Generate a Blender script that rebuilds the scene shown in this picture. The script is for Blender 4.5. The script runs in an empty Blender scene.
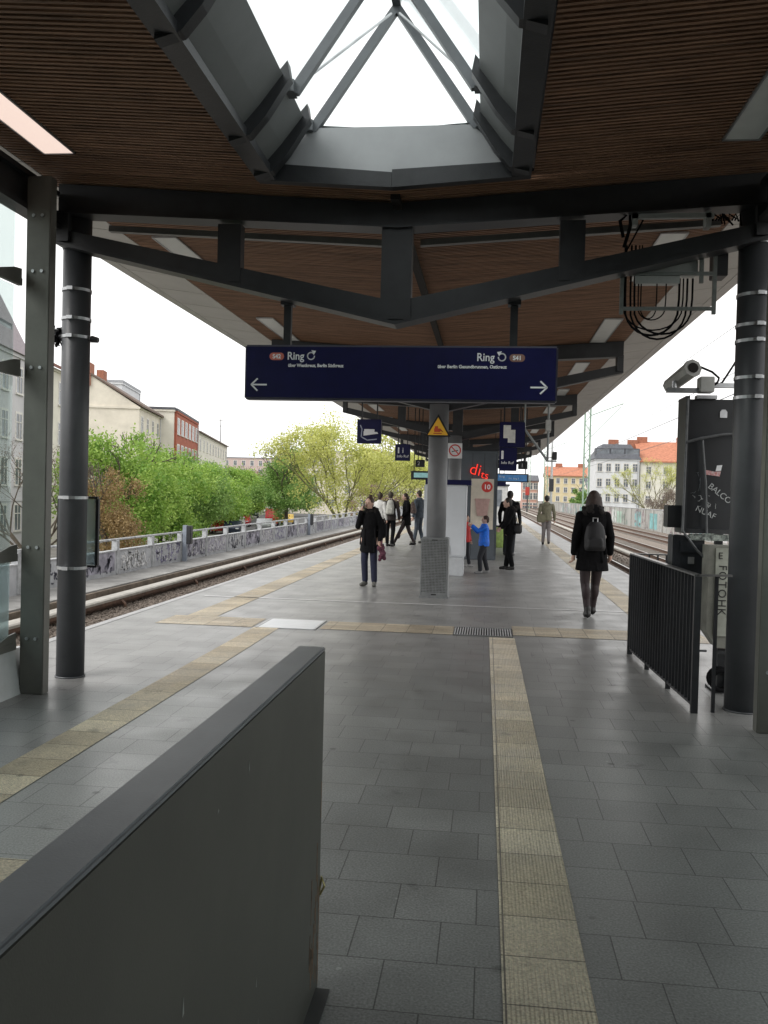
import bpy, bmesh, math, random
from math import radians as R, sin, cos, pi, sqrt
from mathutils import Vector as V, Matrix
import numpy as np
random.seed(7)
S = bpy.context.scene
COL = S.collection
# ------------------------------------------------------------------ camera
cd = bpy.data.cameras.new('camera'); cam = bpy.data.objects.new('camera', cd); COL.objects.link(cam)
_yaw, _pit, _rol, _F = R(6.65), R(-1.13), 0.025, 885.0
_fw = V((-sin(_yaw)*cos(_pit), cos(_yaw)*cos(_pit), sin(_pit)))
_r0 = V((cos(_yaw), sin(_yaw), 0)); _u0 = _r0.cross(_fw)
_r = _r0*cos(_rol) + _u0*sin(_rol); _u = -_r0*sin(_rol) + _u0*cos(_rol)
M = Matrix((( _r.x, _u.x, -_fw.x, 0), (_r.y, _u.y, -_fw.y, 0), (_r.z, _u.z, -_fw.z, 1.6), (0, 0, 0, 1)))
cam.matrix_world = M
cd.sensor_fit = 'VERTICAL'; cd.sensor_height = 24; cd.lens = 24*_F/1024
cd.clip_start = 0.05; cd.clip_end = 3000
S.camera = cam
# ------------------------------------------------------------------ world, sun, exposure
SKY = 0.115
w = bpy.data.worlds.new('World'); S.world = w; w.use_nodes = True
nt = w.node_tree; nt.nodes.clear()
def wn(t, **k):
    n = nt.nodes.new(t)
    for a, b in k.items(): setattr(n, a, b)
    return n
sky = wn('ShaderNodeTexSky', sky_type='NISHITA', sun_disc=False, sun_elevation=R(44), sun_rotation=R(232), dust_density=4.0, air_density=1.5)
hs = wn('ShaderNodeHueSaturation'); hs.inputs['Saturation'].default_value = 0.08
tc = wn('ShaderNodeTexCoord'); mp = wn('ShaderNodeMapping'); mp.inputs['Scale'].default_value = (1, 1, 3.2)
nz = wn('ShaderNodeTexNoise'); nz.inputs['Scale'].default_value = 2.3; nz.inputs['Detail'].default_value = 5
cr = wn('ShaderNodeValToRGB')
cr.color_ramp.elements[0].position = .32; cr.color_ramp.elements[0].color = (.86, .87, .88, 1)
cr.color_ramp.elements[1].position = .62; cr.color_ramp.elements[1].color = (1.0, .985, .965, 1)
sc_ = wn('ShaderNodeVectorMath', operation='SCALE'); sc_.inputs['Scale'].default_value = 10.5
mx = wn('ShaderNodeMixRGB'); mx.inputs['Fac'].default_value = .88
bg = wn('ShaderNodeBackground'); bg.inputs['Strength'].default_value = SKY
ow = wn('ShaderNodeOutputWorld')
L = nt.links.new
L(sky.outputs[0], hs.inputs['Color']); L(hs.outputs[0], mx.inputs[1])
L(tc.outputs['Generated'], mp.inputs[0]); L(mp.outputs[0], nz.inputs[0]); L(nz.outputs[0], cr.inputs[0]); L(cr.outputs[0], sc_.inputs[0]); L(sc_.outputs[0], mx.inputs[2])
L(mx.outputs[0], bg.inputs[0]); L(bg.outputs[0], ow.inputs[0])
sd = bpy.data.lights.new('sun', 'SUN'); sd.energy = 1.3; sd.angle = R(30); sd.color = (1, .97, .93)
so = bpy.data.objects.new('sun', sd); COL.objects.link(so); so.rotation_euler = (R(46), 0, R(-52)); so.location = (0, -20, 60)
S.view_settings.view_transform = 'Standard'; S.view_settings.look = 'None'
S.view_settings.exposure = 0.55; S.view_settings.gamma = 1; S.view_settings.use_curve_mapping = False

# ------------------------------------------------------------------ materials
MATS = {}
def mat(name, col, rough=.6, metal=0., var=.15, vs=6., bump=0., bs=60., spec=.5, col2=None, alpha=None, emit=None, transl=0, stretch=None):
    if name in MATS: return MATS[name]
    m = bpy.data.materials.new(name); m.use_nodes = True; MATS[name] = m
    t = m.node_tree; b = t.nodes['Principled BSDF']; lk = t.links.new
    b.inputs['Roughness'].default_value = rough; b.inputs['Metallic'].default_value = metal
    b.inputs['Specular IOR Level'].default_value = spec
    tcn = t.nodes.new('ShaderNodeTexCoord'); src = tcn.outputs['Object']
    if stretch:
        mpn = t.nodes.new('ShaderNodeMapping'); mpn.inputs['Scale'].default_value = stretch; lk(src, mpn.inputs[0]); src = mpn.outputs[0]
    n = t.nodes.new('ShaderNodeTexNoise'); n.inputs['Scale'].default_value = vs; n.inputs['Detail'].default_value = 6; n.inputs['Roughness'].default_value = .65
    lk(src, n.inputs[0])
    r = t.nodes.new('ShaderNodeValToRGB'); c = V(col)
    c2 = V(col2) if col2 else c*(1+var)
    c1 = c if col2 else c*(1-var)
    r.color_ramp.elements[0].position = .35; r.color_ramp.elements[0].color = (*c1, 1)
    r.color_ramp.elements[1].position = .65; r.color_ramp.elements[1].color = (*c2, 1)
    lk(n.outputs[0], r.inputs[0]); lk(r.outputs[0], b.inputs['Base Color'])
    if bump:
        n2 = t.nodes.new('ShaderNodeTexNoise'); n2.inputs['Scale'].default_value = bs; n2.inputs['Detail'].default_value = 4; lk(src, n2.inputs[0])
        bp = t.nodes.new('ShaderNodeBump'); bp.inputs['Strength'].default_value = bump; bp.inputs['Distance'].default_value = .02
        lk(n2.outputs[0], bp.inputs['Height']); lk(bp.outputs[0], b.inputs['Normal'])
    if emit: b.inputs['Emission Color'].default_value = (*emit[0], 1); b.inputs['Emission Strength'].default_value = emit[1]
    if transl:
        tr = t.nodes.new('ShaderNodeBsdfTranslucent'); lk(r.outputs[0], tr.inputs[0])
        ms = t.nodes.new('ShaderNodeMixShader'); ms.inputs[0].default_value = transl
        lk(b.outputs[0], ms.inputs[1]); lk(tr.outputs[0], ms.inputs[2]); lk(ms.outputs[0], t.nodes['Material Output'].inputs[0])
    return m
def glassmat(name, tint, refl=.12, rough=.02, opq=0.):
    m = bpy.data.materials.new(name); m.use_nodes = True; t = m.node_tree; t.nodes.clear(); lk = t.links.new
    tr = t.nodes.new('ShaderNodeBsdfTransparent'); tr.inputs[0].default_value = (*tint, 1)
    g = t.nodes.new('ShaderNodeBsdfGlossy'); g.inputs['Roughness'].default_value = rough; g.inputs[0].default_value = (.9, .95, .95, 1)
    d = t.nodes.new('ShaderNodeBsdfDiffuse'); d.inputs[0].default_value = (.55, .6, .6, 1)
    m0 = t.nodes.new('ShaderNodeMixShader'); m0.inputs[0].default_value = opq
    lk(tr.outputs[0], m0.inputs[1]); lk(d.outputs[0], m0.inputs[2])
    lw = t.nodes.new('ShaderNodeLayerWeight'); lw.inputs['Blend'].default_value = .5
    pw_ = t.nodes.new('ShaderNodeMath'); pw_.operation = 'POWER'; pw_.inputs[1].default_value = 4.5; lk(lw.outputs['Facing'], pw_.inputs[0])
    fr = t.nodes.new('ShaderNodeMath'); fr.operation = 'MULTIPLY_ADD'; fr.inputs[1].default_value = .8; fr.inputs[2].default_value = .035; lk(pw_.outputs[0], fr.inputs[0])
    ms = t.nodes.new('ShaderNodeMixShader'); lk(fr.outputs[0], ms.inputs[0]); lk(m0.outputs[0], ms.inputs[1]); lk(g.outputs[0], ms.inputs[2])
    o = t.nodes.new('ShaderNodeOutputMaterial'); lk(ms.outputs[0], o.inputs[0]); MATS[name] = m
    return m
def tilemat(name, c1, c2, mort, bw, rh, offx=0, offy=0, rough=(.22, .5), rib=None, dirt=.5):
    m = bpy.data.materials.new(name); m.use_nodes = True; t = m.node_tree; lk = t.links.new; b = t.nodes['Principled BSDF']
    g = t.nodes.new('ShaderNodeNewGeometry'); mp = t.nodes.new('ShaderNodeMapping'); mp.inputs['Location'].default_value = (offx, offy, 0)
    lk(g.outputs['Position'], mp.inputs[0])
    br = t.nodes.new('ShaderNodeTexBrick'); lk(mp.outputs[0], br.inputs[0])
    br.inputs['Color1'].default_value = (*c1, 1); br.inputs['Color2'].default_value = (*c2, 1); br.inputs['Mortar'].default_value = (*mort, 1)
    br.inputs['Scale'].default_value = 1; br.inputs['Mortar Size'].default_value = .0035 if rib else .0028; br.inputs['Mortar Smooth'].default_value = .2
    br.inputs['Brick Width'].default_value = bw; br.inputs['Row Height'].default_value = rh; br.inputs['Bias'].default_value = 0
    br.offset = .5 if not rib else 0.
    if not rib: br.offset = .42; br.offset_frequency = 2; br.squash = 1.3; br.squash_frequency = 4
    n1 = t.nodes.new('ShaderNodeTexNoise'); n1.inputs['Scale'].default_value = 1.1; n1.inputs['Detail'].default_value = 8; n1.inputs['Roughness'].default_value = .7; lk(g.outputs['Position'], n1.inputs[0])
    n2 = t.nodes.new('ShaderNodeTexNoise'); n2.inputs['Scale'].default_value = 110; n2.inputs['Detail'].default_value = 5; lk(g.outputs['Position'], n2.inputs[0])
    r1 = t.nodes.new('ShaderNodeMapRange'); r1.inputs['From Min'].default_value = .3; r1.inputs['From Max'].default_value = .7; r1.inputs['To Min'].default_value = 1-dirt*.5; r1.inputs['To Max'].default_value = 1.12; lk(n1.outputs[0], r1.inputs[0])
    r2 = t.nodes.new('ShaderNodeMapRange'); r2.inputs['From Min'].default_value = .3; r2.inputs['From Max'].default_value = .7; r2.inputs['To Min'].default_value = .68; r2.inputs['To Max'].default_value = 1.34; lk(n2.outputs[0], r2.inputs[0])
    mu = t.nodes.new('ShaderNodeMath'); mu.operation = 'MULTIPLY'; lk(r1.outputs[0], mu.inputs[0]); lk(r2.outputs[0], mu.inputs[1])
    # small dark chewing-gum spots and stains
    vo = t.nodes.new('ShaderNodeTexVoronoi'); vo.inputs['Scale'].default_value = 1.7; lk(g.outputs['Position'], vo.inputs[0])
    r3 = t.nodes.new('ShaderNodeMapRange'); r3.inputs['From Min'].default_value = .025; r3.inputs['From Max'].default_value = .045; r3.inputs['To Min'].default_value = .45; r3.inputs['To Max'].default_value = 1; lk(vo.outputs['Distance'], r3.inputs[0])
    n5 = t.nodes.new('ShaderNodeTexNoise'); n5.inputs['Scale'].default_value = 2.6; n5.inputs['Detail'].default_value = 5; n5.inputs['Roughness'].default_value = .62; lk(g.outputs['Position'], n5.inputs[0])
    r5 = t.nodes.new('ShaderNodeMapRange'); r5.inputs['From Min'].default_value = .64; r5.inputs['From Max'].default_value = .70; r5.inputs['To Min'].default_value = 1; r5.inputs['To Max'].default_value = .62; lk(n5.outputs[0], r5.inputs[0])
    v6 = t.nodes.new('ShaderNodeTexVoronoi'); v6.inputs['Scale'].default_value = 4.3; lk(g.outputs['Position'], v6.inputs[0])
    r6 = t.nodes.new('ShaderNodeMapRange'); r6.inputs['From Min'].default_value = .03; r6.inputs['From Max'].default_value = .05; r6.inputs['To Min'].default_value = 1.35; r6.inputs['To Max'].default_value = 1; lk(v6.outputs['Distance'], r6.inputs[0])
    m5 = t.nodes.new('ShaderNodeMath'); m5.operation = 'MULTIPLY'; lk(r5.outputs[0], m5.inputs[0]); lk(r6.outputs[0], m5.inputs[1])
    m6 = t.nodes.new('ShaderNodeMath'); m6.operation = 'MULTIPLY'; lk(m5.outputs[0], m6.inputs[0]); lk(mu.outputs[0], m6.inputs[1]); mu = m6
    mu2 = t.nodes.new('ShaderNodeMath'); mu2.operation = 'MULTIPLY'; lk(mu.outputs[0], mu2.inputs[0]); lk(r3.outputs[0], mu2.inputs[1])
    sc = t.nodes.new('ShaderNodeVectorMath'); sc.operation = 'SCALE'; lk(br.outputs[0], sc.inputs[0]); lk(mu2.outputs[0], sc.inputs['Scale']); lk(sc.outputs[0], b.inputs['Base Color'])
    rr = t.nodes.new('ShaderNodeMapRange'); rr.inputs['From Min'].default_value = .35; rr.inputs['From Max'].default_value = .65; rr.inputs['To Min'].default_value = rough[0]; rr.inputs['To Max'].default_value = rough[1]
    n3 = t.nodes.new('ShaderNodeTexNoise'); n3.inputs['Scale'].default_value = 2.2; n3.inputs['Detail'].default_value = 7; lk(g.outputs['Position'], n3.inputs[0]); lk(n3.outputs[0], rr.inputs[0]); lk(rr.outputs[0], b.inputs['Roughness'])
    bp = t.nodes.new('ShaderNodeBump'); bp.inputs['Distance'].default_value = .004 if not rib else .007; bp.inputs['Strength'].default_value = .5 if not rib else .9
    iv = t.nodes.new('ShaderNodeMath'); iv.operation = 'SUBTRACT'; iv.inputs[0].default_value = 1; lk(br.outputs['Fac'], iv.inputs[1])
    h = iv.outputs[0]
    if rib:
        sp = t.nodes.new('ShaderNodeSeparateXYZ'); lk(g.outputs['Position'], sp.inputs[0])
        k = t.nodes.new('ShaderNodeMath'); k.operation = 'MULTIPLY'; k.inputs[1].default_value = 2*pi/.0145; lk(sp.outputs[rib], k.inputs[0])
        s = t.nodes.new('ShaderNodeMath'); s.operation = 'SINE'; lk(k.outputs[0], s.inputs[0])
        ad = t.nodes.new('ShaderNodeMath'); ad.operation = 'MULTIPLY_ADD'; ad.inputs[1].default_value = .5; lk(s.outputs[0], ad.inputs[0]); lk(h, ad.inputs[2]); h = ad.outputs[0]
    else:
        ad = t.nodes.new('ShaderNodeMath'); ad.operation = 'MULTIPLY_ADD'; ad.inputs[1].default_value = .25; lk(n2.outputs[0], ad.inputs[0]); lk(h, ad.inputs[2]); h = ad.outputs[0]
    lk(h, bp.inputs['Height']); lk(bp.outputs[0], b.inputs['Normal'])
    MATS[name] = m; return m

steel = mat('painted_steel', (.024, .026, .029), .42, .0, .2, 5, .06, 80)
steel2 = mat('column_paint', (.060, .064, .070), .42, .0, .14, 3, .05, 50)
olive = mat('post_paint', (.135, .135, .12), .4, .2, .12, 3, .05, 60)
zinc = mat('zinc', (.45, .46, .47), .35, .8, .15, 8)
wood = mat('slat_wood', (.12, .064, .036), .65, 0, .3, 5, .2, 40, stretch=(.3, 9, 2), col2=(.37, .205, .125))
black = mat('dark_void', (.015, .012, .011), .9, 0, .1)
soff = mat('soffit_panel', (.50, .49, .47), .5, 0, .06, 2)
liner = mat('skylight_liner', (.17, .18, .18), .5, 0, .08, 2)
diffu = mat('lamp_diffuser', (.72, .74, .72), .4, 0, .04)
lit = mat('lit_lamp_diffuser', (.5, .46, .43), .4, 0, .02, emit=((1, .78, .68), .62))
navy = mat('sign_navy', (.006, .007, .055), .4, 0, .12, 6, spec=.3)
white = mat('lettering_white', (.85, .86, .88), .5, 0, .02)
redp = mat('line_badge_red', (.62, .18, .13), .5, 0, .05)
brnp = mat('line_badge_brown', (.24, .13, .10), .5, 0, .05)
glass = glassmat('clear_glass', (.90, .95, .94), opq=.13)
glassf = glassmat('frosted_lower_glass', (.75, .86, .88), opq=.42)
glassk = glassmat('skylight_glass', (.95, .98, .98))
concr = mat('concrete', (.30, .29, .27), .85, 0, .25, 3, .3, 30)
lconc = mat('pale_concrete', (.42, .43, .45), .85, 0, .18, 2.2, .3, 30)
wpaint = mat('white_paint', (.66, .67, .68), .55, 0, .12, 4)
ballast = mat('ballast_stone', (.085, .070, .058), .95, 0, .5, 16, .9, 30, col2=(.30, .25, .21))
rust = mat('rusty_rail', (.14, .085, .06), .75, .2, .3, 10)
railtop = mat('polished_rail', (.5, .5, .5), .3, .9, .1)
cover = mat('third_rail_cover', (.40, .38, .34), .6, 0, .15, 5)
asph = mat('asphalt', (.10, .10, .10), .9, 0, .2, 1.5, .3, 50)
path_m = mat('worn_asphalt', (.27, .265, .255), .9, 0, .3, .9, .3, 30)
grass = mat('weedy_grass', (.06, .09, .03), .95, 0, .5, .5)
blk = mat('black_fabric', (.007, .007, .008), .95, 0, .3, 20, .2, 200, spec=.15)
skin = mat('skin', (.56, .36, .28), .55, 0, .06, 10)
tileR = tilemat('granite_paving', (.215, .215, .211), (.255, .254, .248), (.09, .088, .085), .31, .3, rough=(.30, .44), dirt=.4)
tact = tilemat('tactile_paving', (.52, .44, .315), (.76, .665, .50), (.15, .125, .09), 6, .3, offx=-.10, offy=-.09, rough=(.4, .65), rib='X', dirt=.9)
tactX = tilemat('tactile_paving_cross', (.50, .42, .31), (.66, .58, .44), (.15, .13, .1), .3, .2, offy=.06, rough=(.35, .6), rib='Y', dirt=.8)

# ------------------------------------------------------------------ mesh helpers
class MB:
    def __init__(s): s.v = []; s.f = []
    def quad(s, a, b, c, d):
        n = len(s.v); s.v += [tuple(a), tuple(b), tuple(c), tuple(d)]; s.f.append((n, n+1, n+2, n+3)); return s
    def hexa(s, p):     # 8 points: bottom 4 ccw, top 4 ccw
        n = len(s.v); s.v += [tuple(q) for q in p]
        for f in ((3, 2, 1, 0), (4, 5, 6, 7), (0, 1, 5, 4), (1, 2, 6, 5), (2, 3, 7, 6), (3, 0, 4, 7)): s.f.append(tuple(n+i for i in f))
        return s
    def box(s, x0, x1, y0, y1, z0, z1):
        return s.hexa([(x0, y0, z0), (x1, y0, z0), (x1, y1, z0), (x0, y1, z0), (x0, y0, z1), (x1, y0, z1), (x1, y1, z1), (x0, y1, z1)])
    def bevbox(s, x0, x1, y0, y1, z0, z1, b=.01):
        bm = bmesh.new(); bmesh.ops.create_cube(bm, size=1)
        for v in bm.verts: v.co = V(((x0+x1)/2+v.co.x*(x1-x0), (y0+y1)/2+v.co.y*(y1-y0), (z0+z1)/2+v.co.z*(z1-z0)))
        bmesh.ops.bevel(bm, geom=bm.edges[:], offset=b, segments=2, affect='EDGES')
        n = len(s.v); bm.verts.index_update(); s.v += [tuple(v.co) for v in bm.verts]; s.f += [tuple(n+v.index for v in f.verts) for f in bm.faces]; bm.free(); return s
    def tube(s, pts, rad, n=10, cap=True):
        pts = [V(p) for p in pts]; rs = rad if isinstance(rad, (list, tuple)) else [rad]*len(pts)
        base = len(s.v); k = len(pts); prev = None
        for i, p in enumerate(pts):
            d = (pts[min(i+1, k-1)]-pts[max(i-1, 0)]).normalized()
            if prev is None:
                a = d.orthogonal().normalized()
            else:
                a = (prev - d*prev.dot(d)).normalized()
            prev = a; b = d.cross(a)
            for j in range(n):
                t = 2*pi*j/n; s.v.append(tuple(p+(a*cos(t)+b*sin(t))*rs[i]))
        for i in range(k-1):
            for j in range(n):
                s.f.append((base+i*n+j, base+i*n+(j+1) % n, base+(i+1)*n+(j+1) % n, base+(i+1)*n+j))
        if cap: s.f.append(tuple(base+j for j in range(n))[::-1]); s.f.append(tuple(base+(k-1)*n+j for j in range(n)))
        return s
    def prism(s, poly, y0, y1, axis='y'):   # poly in (x,z) extruded in y ; axis 'x': poly in (y,z) extruded in x; 'z'
        n = len(s.v); k = len(poly)
        for q in (y0, y1):
            for (a, b) in poly: s.v.append((a, q, b) if axis == 'y' else (q, a, b) if axis == 'x' else (a, b, q))
        s.f.append(tuple(range(n, n+k))); s.f.append(tuple(range(n+2*k-1, n+k-1, -1)))
        for i in range(k): s.f.append((n+i, n+(i+1) % k, n+k+(i+1) % k, n+k+i))
        return s
    def ball(s, c, r, n=10, m=7):
        r = r if isinstance(r, (tuple, list)) else (r, r, r); b = len(s.v)
        for i in range(m+1):
            ph = pi*i/m
            for j in range(n):
                t = 2*pi*j/n; s.v.append((c[0]+r[0]*sin(ph)*cos(t), c[1]+r[1]*sin(ph)*sin(t), c[2]+r[2]*cos(ph)))
        for i in range(m):
            for j in range(n): s.f.append((b+i*n+j, b+(i+1)*n+j, b+(i+1)*n+(j+1) % n, b+i*n+(j+1) % n))
        return s
    def loft(s, rings, n=16):   # rings: (cx,cy,z,rx,ry)
        b = len(s.v)
        for (cx, cy, z, rx, ry) in rings:
            for j in range(n):
                t = 2*pi*j/n; s.v.append((cx+rx*cos(t), cy+ry*sin(t), z))
        for i in range(len(rings)-1):
            for j in range(n): s.f.append((b+i*n+j, b+i*n+(j+1) % n, b+(i+1)*n+(j+1) % n, b+(i+1)*n+j))
        s.f.append(tuple(b+j for j in range(n))[::-1]); s.f.append(tuple(b+(len(rings)-1)*n+j for j in range(n)))
        return s
    def capsule(s, p, q, r0, r1, n=10):
        p, q = V(p), V(q); s.tube([p, q], [r0, r1], n); s.ball(p, r0, n, 6); s.ball(q, r1, n, 6); return s
    def build(s, name, m, parent=None, smooth=False, label=None):
        me = bpy.data.meshes.new(name); me.from_pydata(s.v, [], s.f); me.validate(); me.update()
        bm = bmesh.new(); bm.from_mesh(me); bmesh.ops.recalc_face_normals(bm, faces=bm.faces); bm.to_mesh(me); bm.free()
        if m: me.materials.append(m)
        if smooth: me.polygons.foreach_set('use_smooth', [True]*len(me.polygons))
        o = bpy.data.objects.new(name, me); COL.objects.link(o)
        if parent: o.parent = parent
        if label: o['label'] = label
        return o
def thing(name, label, cat, loc=(0, 0, 0), rz=0, group=None):
    o = bpy.data.objects.new(name, None); COL.objects.link(o); o.empty_display_size = .2
    o.location = loc; o.rotation_euler = (0, 0, rz); o['label'] = label; o['category'] = cat
    if group: o['group'] = group
    return o
def tag(o, label, cat, group=None):
    o['label'] = label; o['category'] = cat
    if group: o['group'] = group
    return o
def struct(o, kind='structure'): o['kind'] = kind; return o
def dup(o, parent=None):
    c = o.copy(); COL.objects.link(c)
    if parent: c.parent = parent
    for ch in list(o.children): dup(ch, c)
    return c
def text(s, size, m, parent, loc, name='lettering', align='LEFT', rot=(pi/2, 0, 0), ext=.0015, shear=0, sp=1, bold=0):
    cu = bpy.data.curves.new('t', 'FONT'); cu.body = s; cu.size = size; cu.extrude = ext; cu.align_x = align; cu.shear = shear; cu.space_character = sp; cu.offset = bold
    cu.resolution_u = 3
    o = bpy.data.objects.new('t', cu); COL.objects.link(o)
    dg = bpy.context.evaluated_depsgraph_get(); me = bpy.data.meshes.new_from_object(o.evaluated_get(dg)); bpy.data.objects.remove(o)
    me.materials.clear(); me.materials.append(m)
    q = bpy.data.objects.new(name, me); COL.objects.link(q); q.location = loc; q.rotation_euler = rot; q.parent = parent
    return q
def solid(mb, name, m, parent, vox=.012, sm=3):
    o = mb.build(name, None); md = o.modifiers.new('r', 'REMESH'); md.mode = 'VOXEL'; md.voxel_size = vox
    ms = o.modifiers.new('s', 'SMOOTH'); ms.iterations = sm; ms.factor = .5
    dg = bpy.context.evaluated_depsgraph_get(); me = bpy.data.meshes.new_from_object(o.evaluated_get(dg))
    bpy.data.objects.remove(o); me.materials.clear(); me.materials.append(m)
    me.polygons.foreach_set('use_smooth', [True]*len(me.polygons))
    q = bpy.data.objects.new(name, me); COL.objects.link(q); q.parent = parent
    return q
def rects_minus(x0, x1, y0, y1): pass

# ================================================================== SETTING
# ground reaching the horizon, a street level three metres below the platform
g = MB().quad((-900, -200, -3.0), (900, -200, -3.0), (900, 1500, -3.0), (-900, 1500, -3.0)).build('ground', mat('urban_ground', (.16, .16, .13), .95, 0, .4, .05), None); struct(g)
def sd_(Y, off=0): return (-11.6-.2*(Y-51)+off)      # the street runs slightly away from the railway
st = MB()
st.quad((sd_(10, -9.5)+2, 10, -2.99), (sd_(10, 4.5), 10, -2.99), (sd_(420, 4.5), 420, -2.99), (sd_(420, -9.5), 420, -2.99))
struct(st.build('street', asph))
pv = MB()
pv.hexa([(sd_(10, -17.5), 10, -3.2), (sd_(10, -9.5), 10, -3.2), (sd_(400, -9.5), 400, -3.2), (sd_(400, -17.5), 400, -3.2), (sd_(10, -17.5), 10, -2.86), (sd_(10, -9.5), 10, -2.86), (sd_(400, -9.5), 400, -2.86), (sd_(400, -17.5), 400, -2.86)])
struct(pv.build('pavement', mat('pavement_slabs', (.30, .29, .27), .9, 0, .2, .8)))
# railway embankment
emb = MB().prism([(-9.6, -3.1), (-9.15, -1.25), (-4.75, -1.3), (-4.75, -3.1)], -12, 420).prism([(3.2, -3.1), (3.2, -1.2), (15.4, -1.2), (17.5, -3.1)], -12, 420)
struct(emb.build('embankment', concr))
bl = MB(); bl.quad((-8.05, -12, -1.13), (-4.45, -12, -1.13), (-4.45, 400, -1.13), (-8.05, 400, -1.13)); bl.quad((3.05, -12, -1.13), (15.3, -12, -1.13), (15.3, 400, -1.13), (3.05, 400, -1.13))
struct(bl.build('track_bed', ballast))
# loose ballast stones scattered near the visible strip
rb = MB(); rnd = random.Random(3)
def stone(mb, x, y, z, r):
    n = len(mb.v)
    for d in ((1, 0, 0), (-1, 0, 0), (0, 1, 0), (0, -1, 0), (0, 0, 1), (0, 0, -1)):
        k = r*rnd.uniform(.6, 1.3); mb.v.append((x+d[0]*k, y+d[1]*k, z+d[2]*k*.8))
    for f in ((0, 2, 4), (2, 1, 4), (1, 3, 4), (3, 0, 4), (2, 0, 5), (1, 2, 5), (3, 1, 5), (0, 3, 5)): mb.f.append(tuple(n+i for i in f))
for i in range(14000):
    y = 8+70*rnd.random()**1.8; xs_ = rnd.uniform(-7.9, -6.98); zs_ = -.885-(xs_+7.40)*.04 if xs_ < -7.4 else (-.93-(xs_+7.12)*.16 if xs_ < -7.12 else -.93-(xs_+7.12)*1.1); stone(rb, xs_, y, zs_+rnd.uniform(.0, .02), rnd.uniform(.02, .045))
for i in range(5000):
    y = 12+50*rnd.random()**1.6; stone(rb, rnd.choice((rnd.uniform(4.2, 5.3), rnd.uniform(5.6, 7.6))), y, -1.12+rnd.uniform(-.01, .03), rnd.uniform(.025, .05))
struct(rb.build('ballast_stones', ballast), 'stuff')
bk_ = MB().prism([(-6.93, -1.14), (-7.12, -.93), (-7.40, -.885), (-7.92, -.865), (-7.92, -1.14)], -12, 400); struct(bk_.build('ballast_bank', ballast))
# side path beyond the left track, with a low kerb
struct(MB().prism([(-9.12, -1.1), (-9.12, -.5), (-8.0, -.53), (-8.0, -1.2)], -12, 400).build('service_path', path_m))
struct(MB().box(-7.999, -7.93, -12, 400, -1.13, -.56).build('cable_trough_kerb', mat('brown_concrete', (.17, .135, .105), .9, 0, .3, 4, .3, 30)))
def rail_pair(cx, name):
    for k, x in enumerate((cx-.72, cx+.72)):
        o = MB().box(x-.065, x+.065, -12, 400, -1.12, -1.10).box(x-.012, x+.012, -12, 400, -1.10, -.985).box(x-.034, x+.034, -12, 400, -.985, -.962).build(name, rust); struct(o)
        t = MB().box(x-.03, x+.03, -12, 400, -.9615, -.957).build('rail_head', railtop, o)
    sl = MB()
    for i in range(130): sl.box(cx-1.25, cx+1.25, -2+i*.63, -2+i*.63+.25, -1.16, -1.105)
    s = sl.build('sleepers', mat('sleeper_concrete', (.19, .17, .15), .9, 0, .2, 3)); struct(s)
for c_ in (-6.12, 4.65, 8.6, 12.4): rail_pair(c_, 'running_rail')
def third_rail(x, name, lab):
    t = thing(name, lab, 'power rail', (x, 0, 0))
    MB().prism([(-.14, -.70), (-.14, -.655), (-.11, -.63), (.13, -.63), (.16, -.655), (.16, -.70)], -10, 380).build('cover_board', cover, t)
    MB().box(.125, .155, -10, 380, -.765, -.702).build('side_board', rust, t)
    MB().box(-.03, .03, -10, 380, -.86, -.79).build('conductor_bar', rust, t)
    for k in range(22):
        y = 8.4+k*4.6
        MB().tube([(.17, y, -.74), (.24, y, -.80), (.25, y, -.87), (.20, y, -.93)], .035, 6).build('bracket', rust, t)
    return t
third_rail(-7.66, 'third_rail', 'pale topped covered conductor rail on hooked brackets beside left track')
third_rail(6.15, 'third_rail', 'pale covered conductor rail beside the nearest right hand track')
# platform slab and paving
PX0, PX1 = -4.52, 3.07
pf = MB().box(PX0, PX1, -12, 130, -1.3, 0)
struct(pf.build('platform', tileR))
Z1 = .004
def strip(x0, x1, y0, y1, m, name, z=Z1):
    return struct(MB().quad((x0, y0, z), (x1, y0, z), (x1, y1, z), (x0, y1, z)).build(name, m))
struct(MB().quad((.115, -3, Z1), (.405, -3, Z1), (.348, 10.14, Z1), (.060, 10.14, Z1)).build('tactile_strip', tact))
strip(-2.69, -2.39, 3.9, 10.14, tact, 'tactile_strip')
strip(-3.45, -1.90, 3.27, 3.55, tactX, 'tactile_strip')
strip(-3.9, -2.72, 10.14, 10.86, tactX, 'tactile_strip')
strip(-1.92, -.36, 10.22, 10.86, tactX, 'tactile_strip')
strip(.34, 2.6, 10.36, 11.1, tactX, 'tactile_strip')
strip(-3.75, -3.37, 10.865, 110, tact, 'tactile_strip')
strip(2.0, 2.38, 11.105, 110, tact, 'tactile_strip')
edge = mat('edge_granite', (.40, .40, .40), .5, 0, .08, 3, .1, 90)
strip(PX0+.002, PX0+.10, -12, 129, edge, 'platform_edge'); strip(PX1-.10, PX1-.002, -12, 129, edge, 'platform_edge')
strip(PX0+.31, 2.7, 12.93, 12.99, mat('joint_cover', (.62, .62, .62), .4, 0, .1), 'expansion_joint')
g_ = thing('access_cover', 'pale steel access cover set in paving at the far end of the parapet', 'access cover', (0, 0, 0))
MB().box(-2.64, -1.98, 10.14, 10.86, .001, .009).build('plate', mat('pale_plate', (.62, .64, .66), .35, .4, .06), g_)
MB().box(-2.665, -2.645, 10.12, 10.88, .001, .011).box(-1.975, -1.955, 10.12, 10.88, .001, .011).build('rim', zinc, g_)
g_ = thing('drain_grate', 'slotted metal drain grate between the beige tactile strips', 'drain grate', (0, 0, 0))
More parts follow.
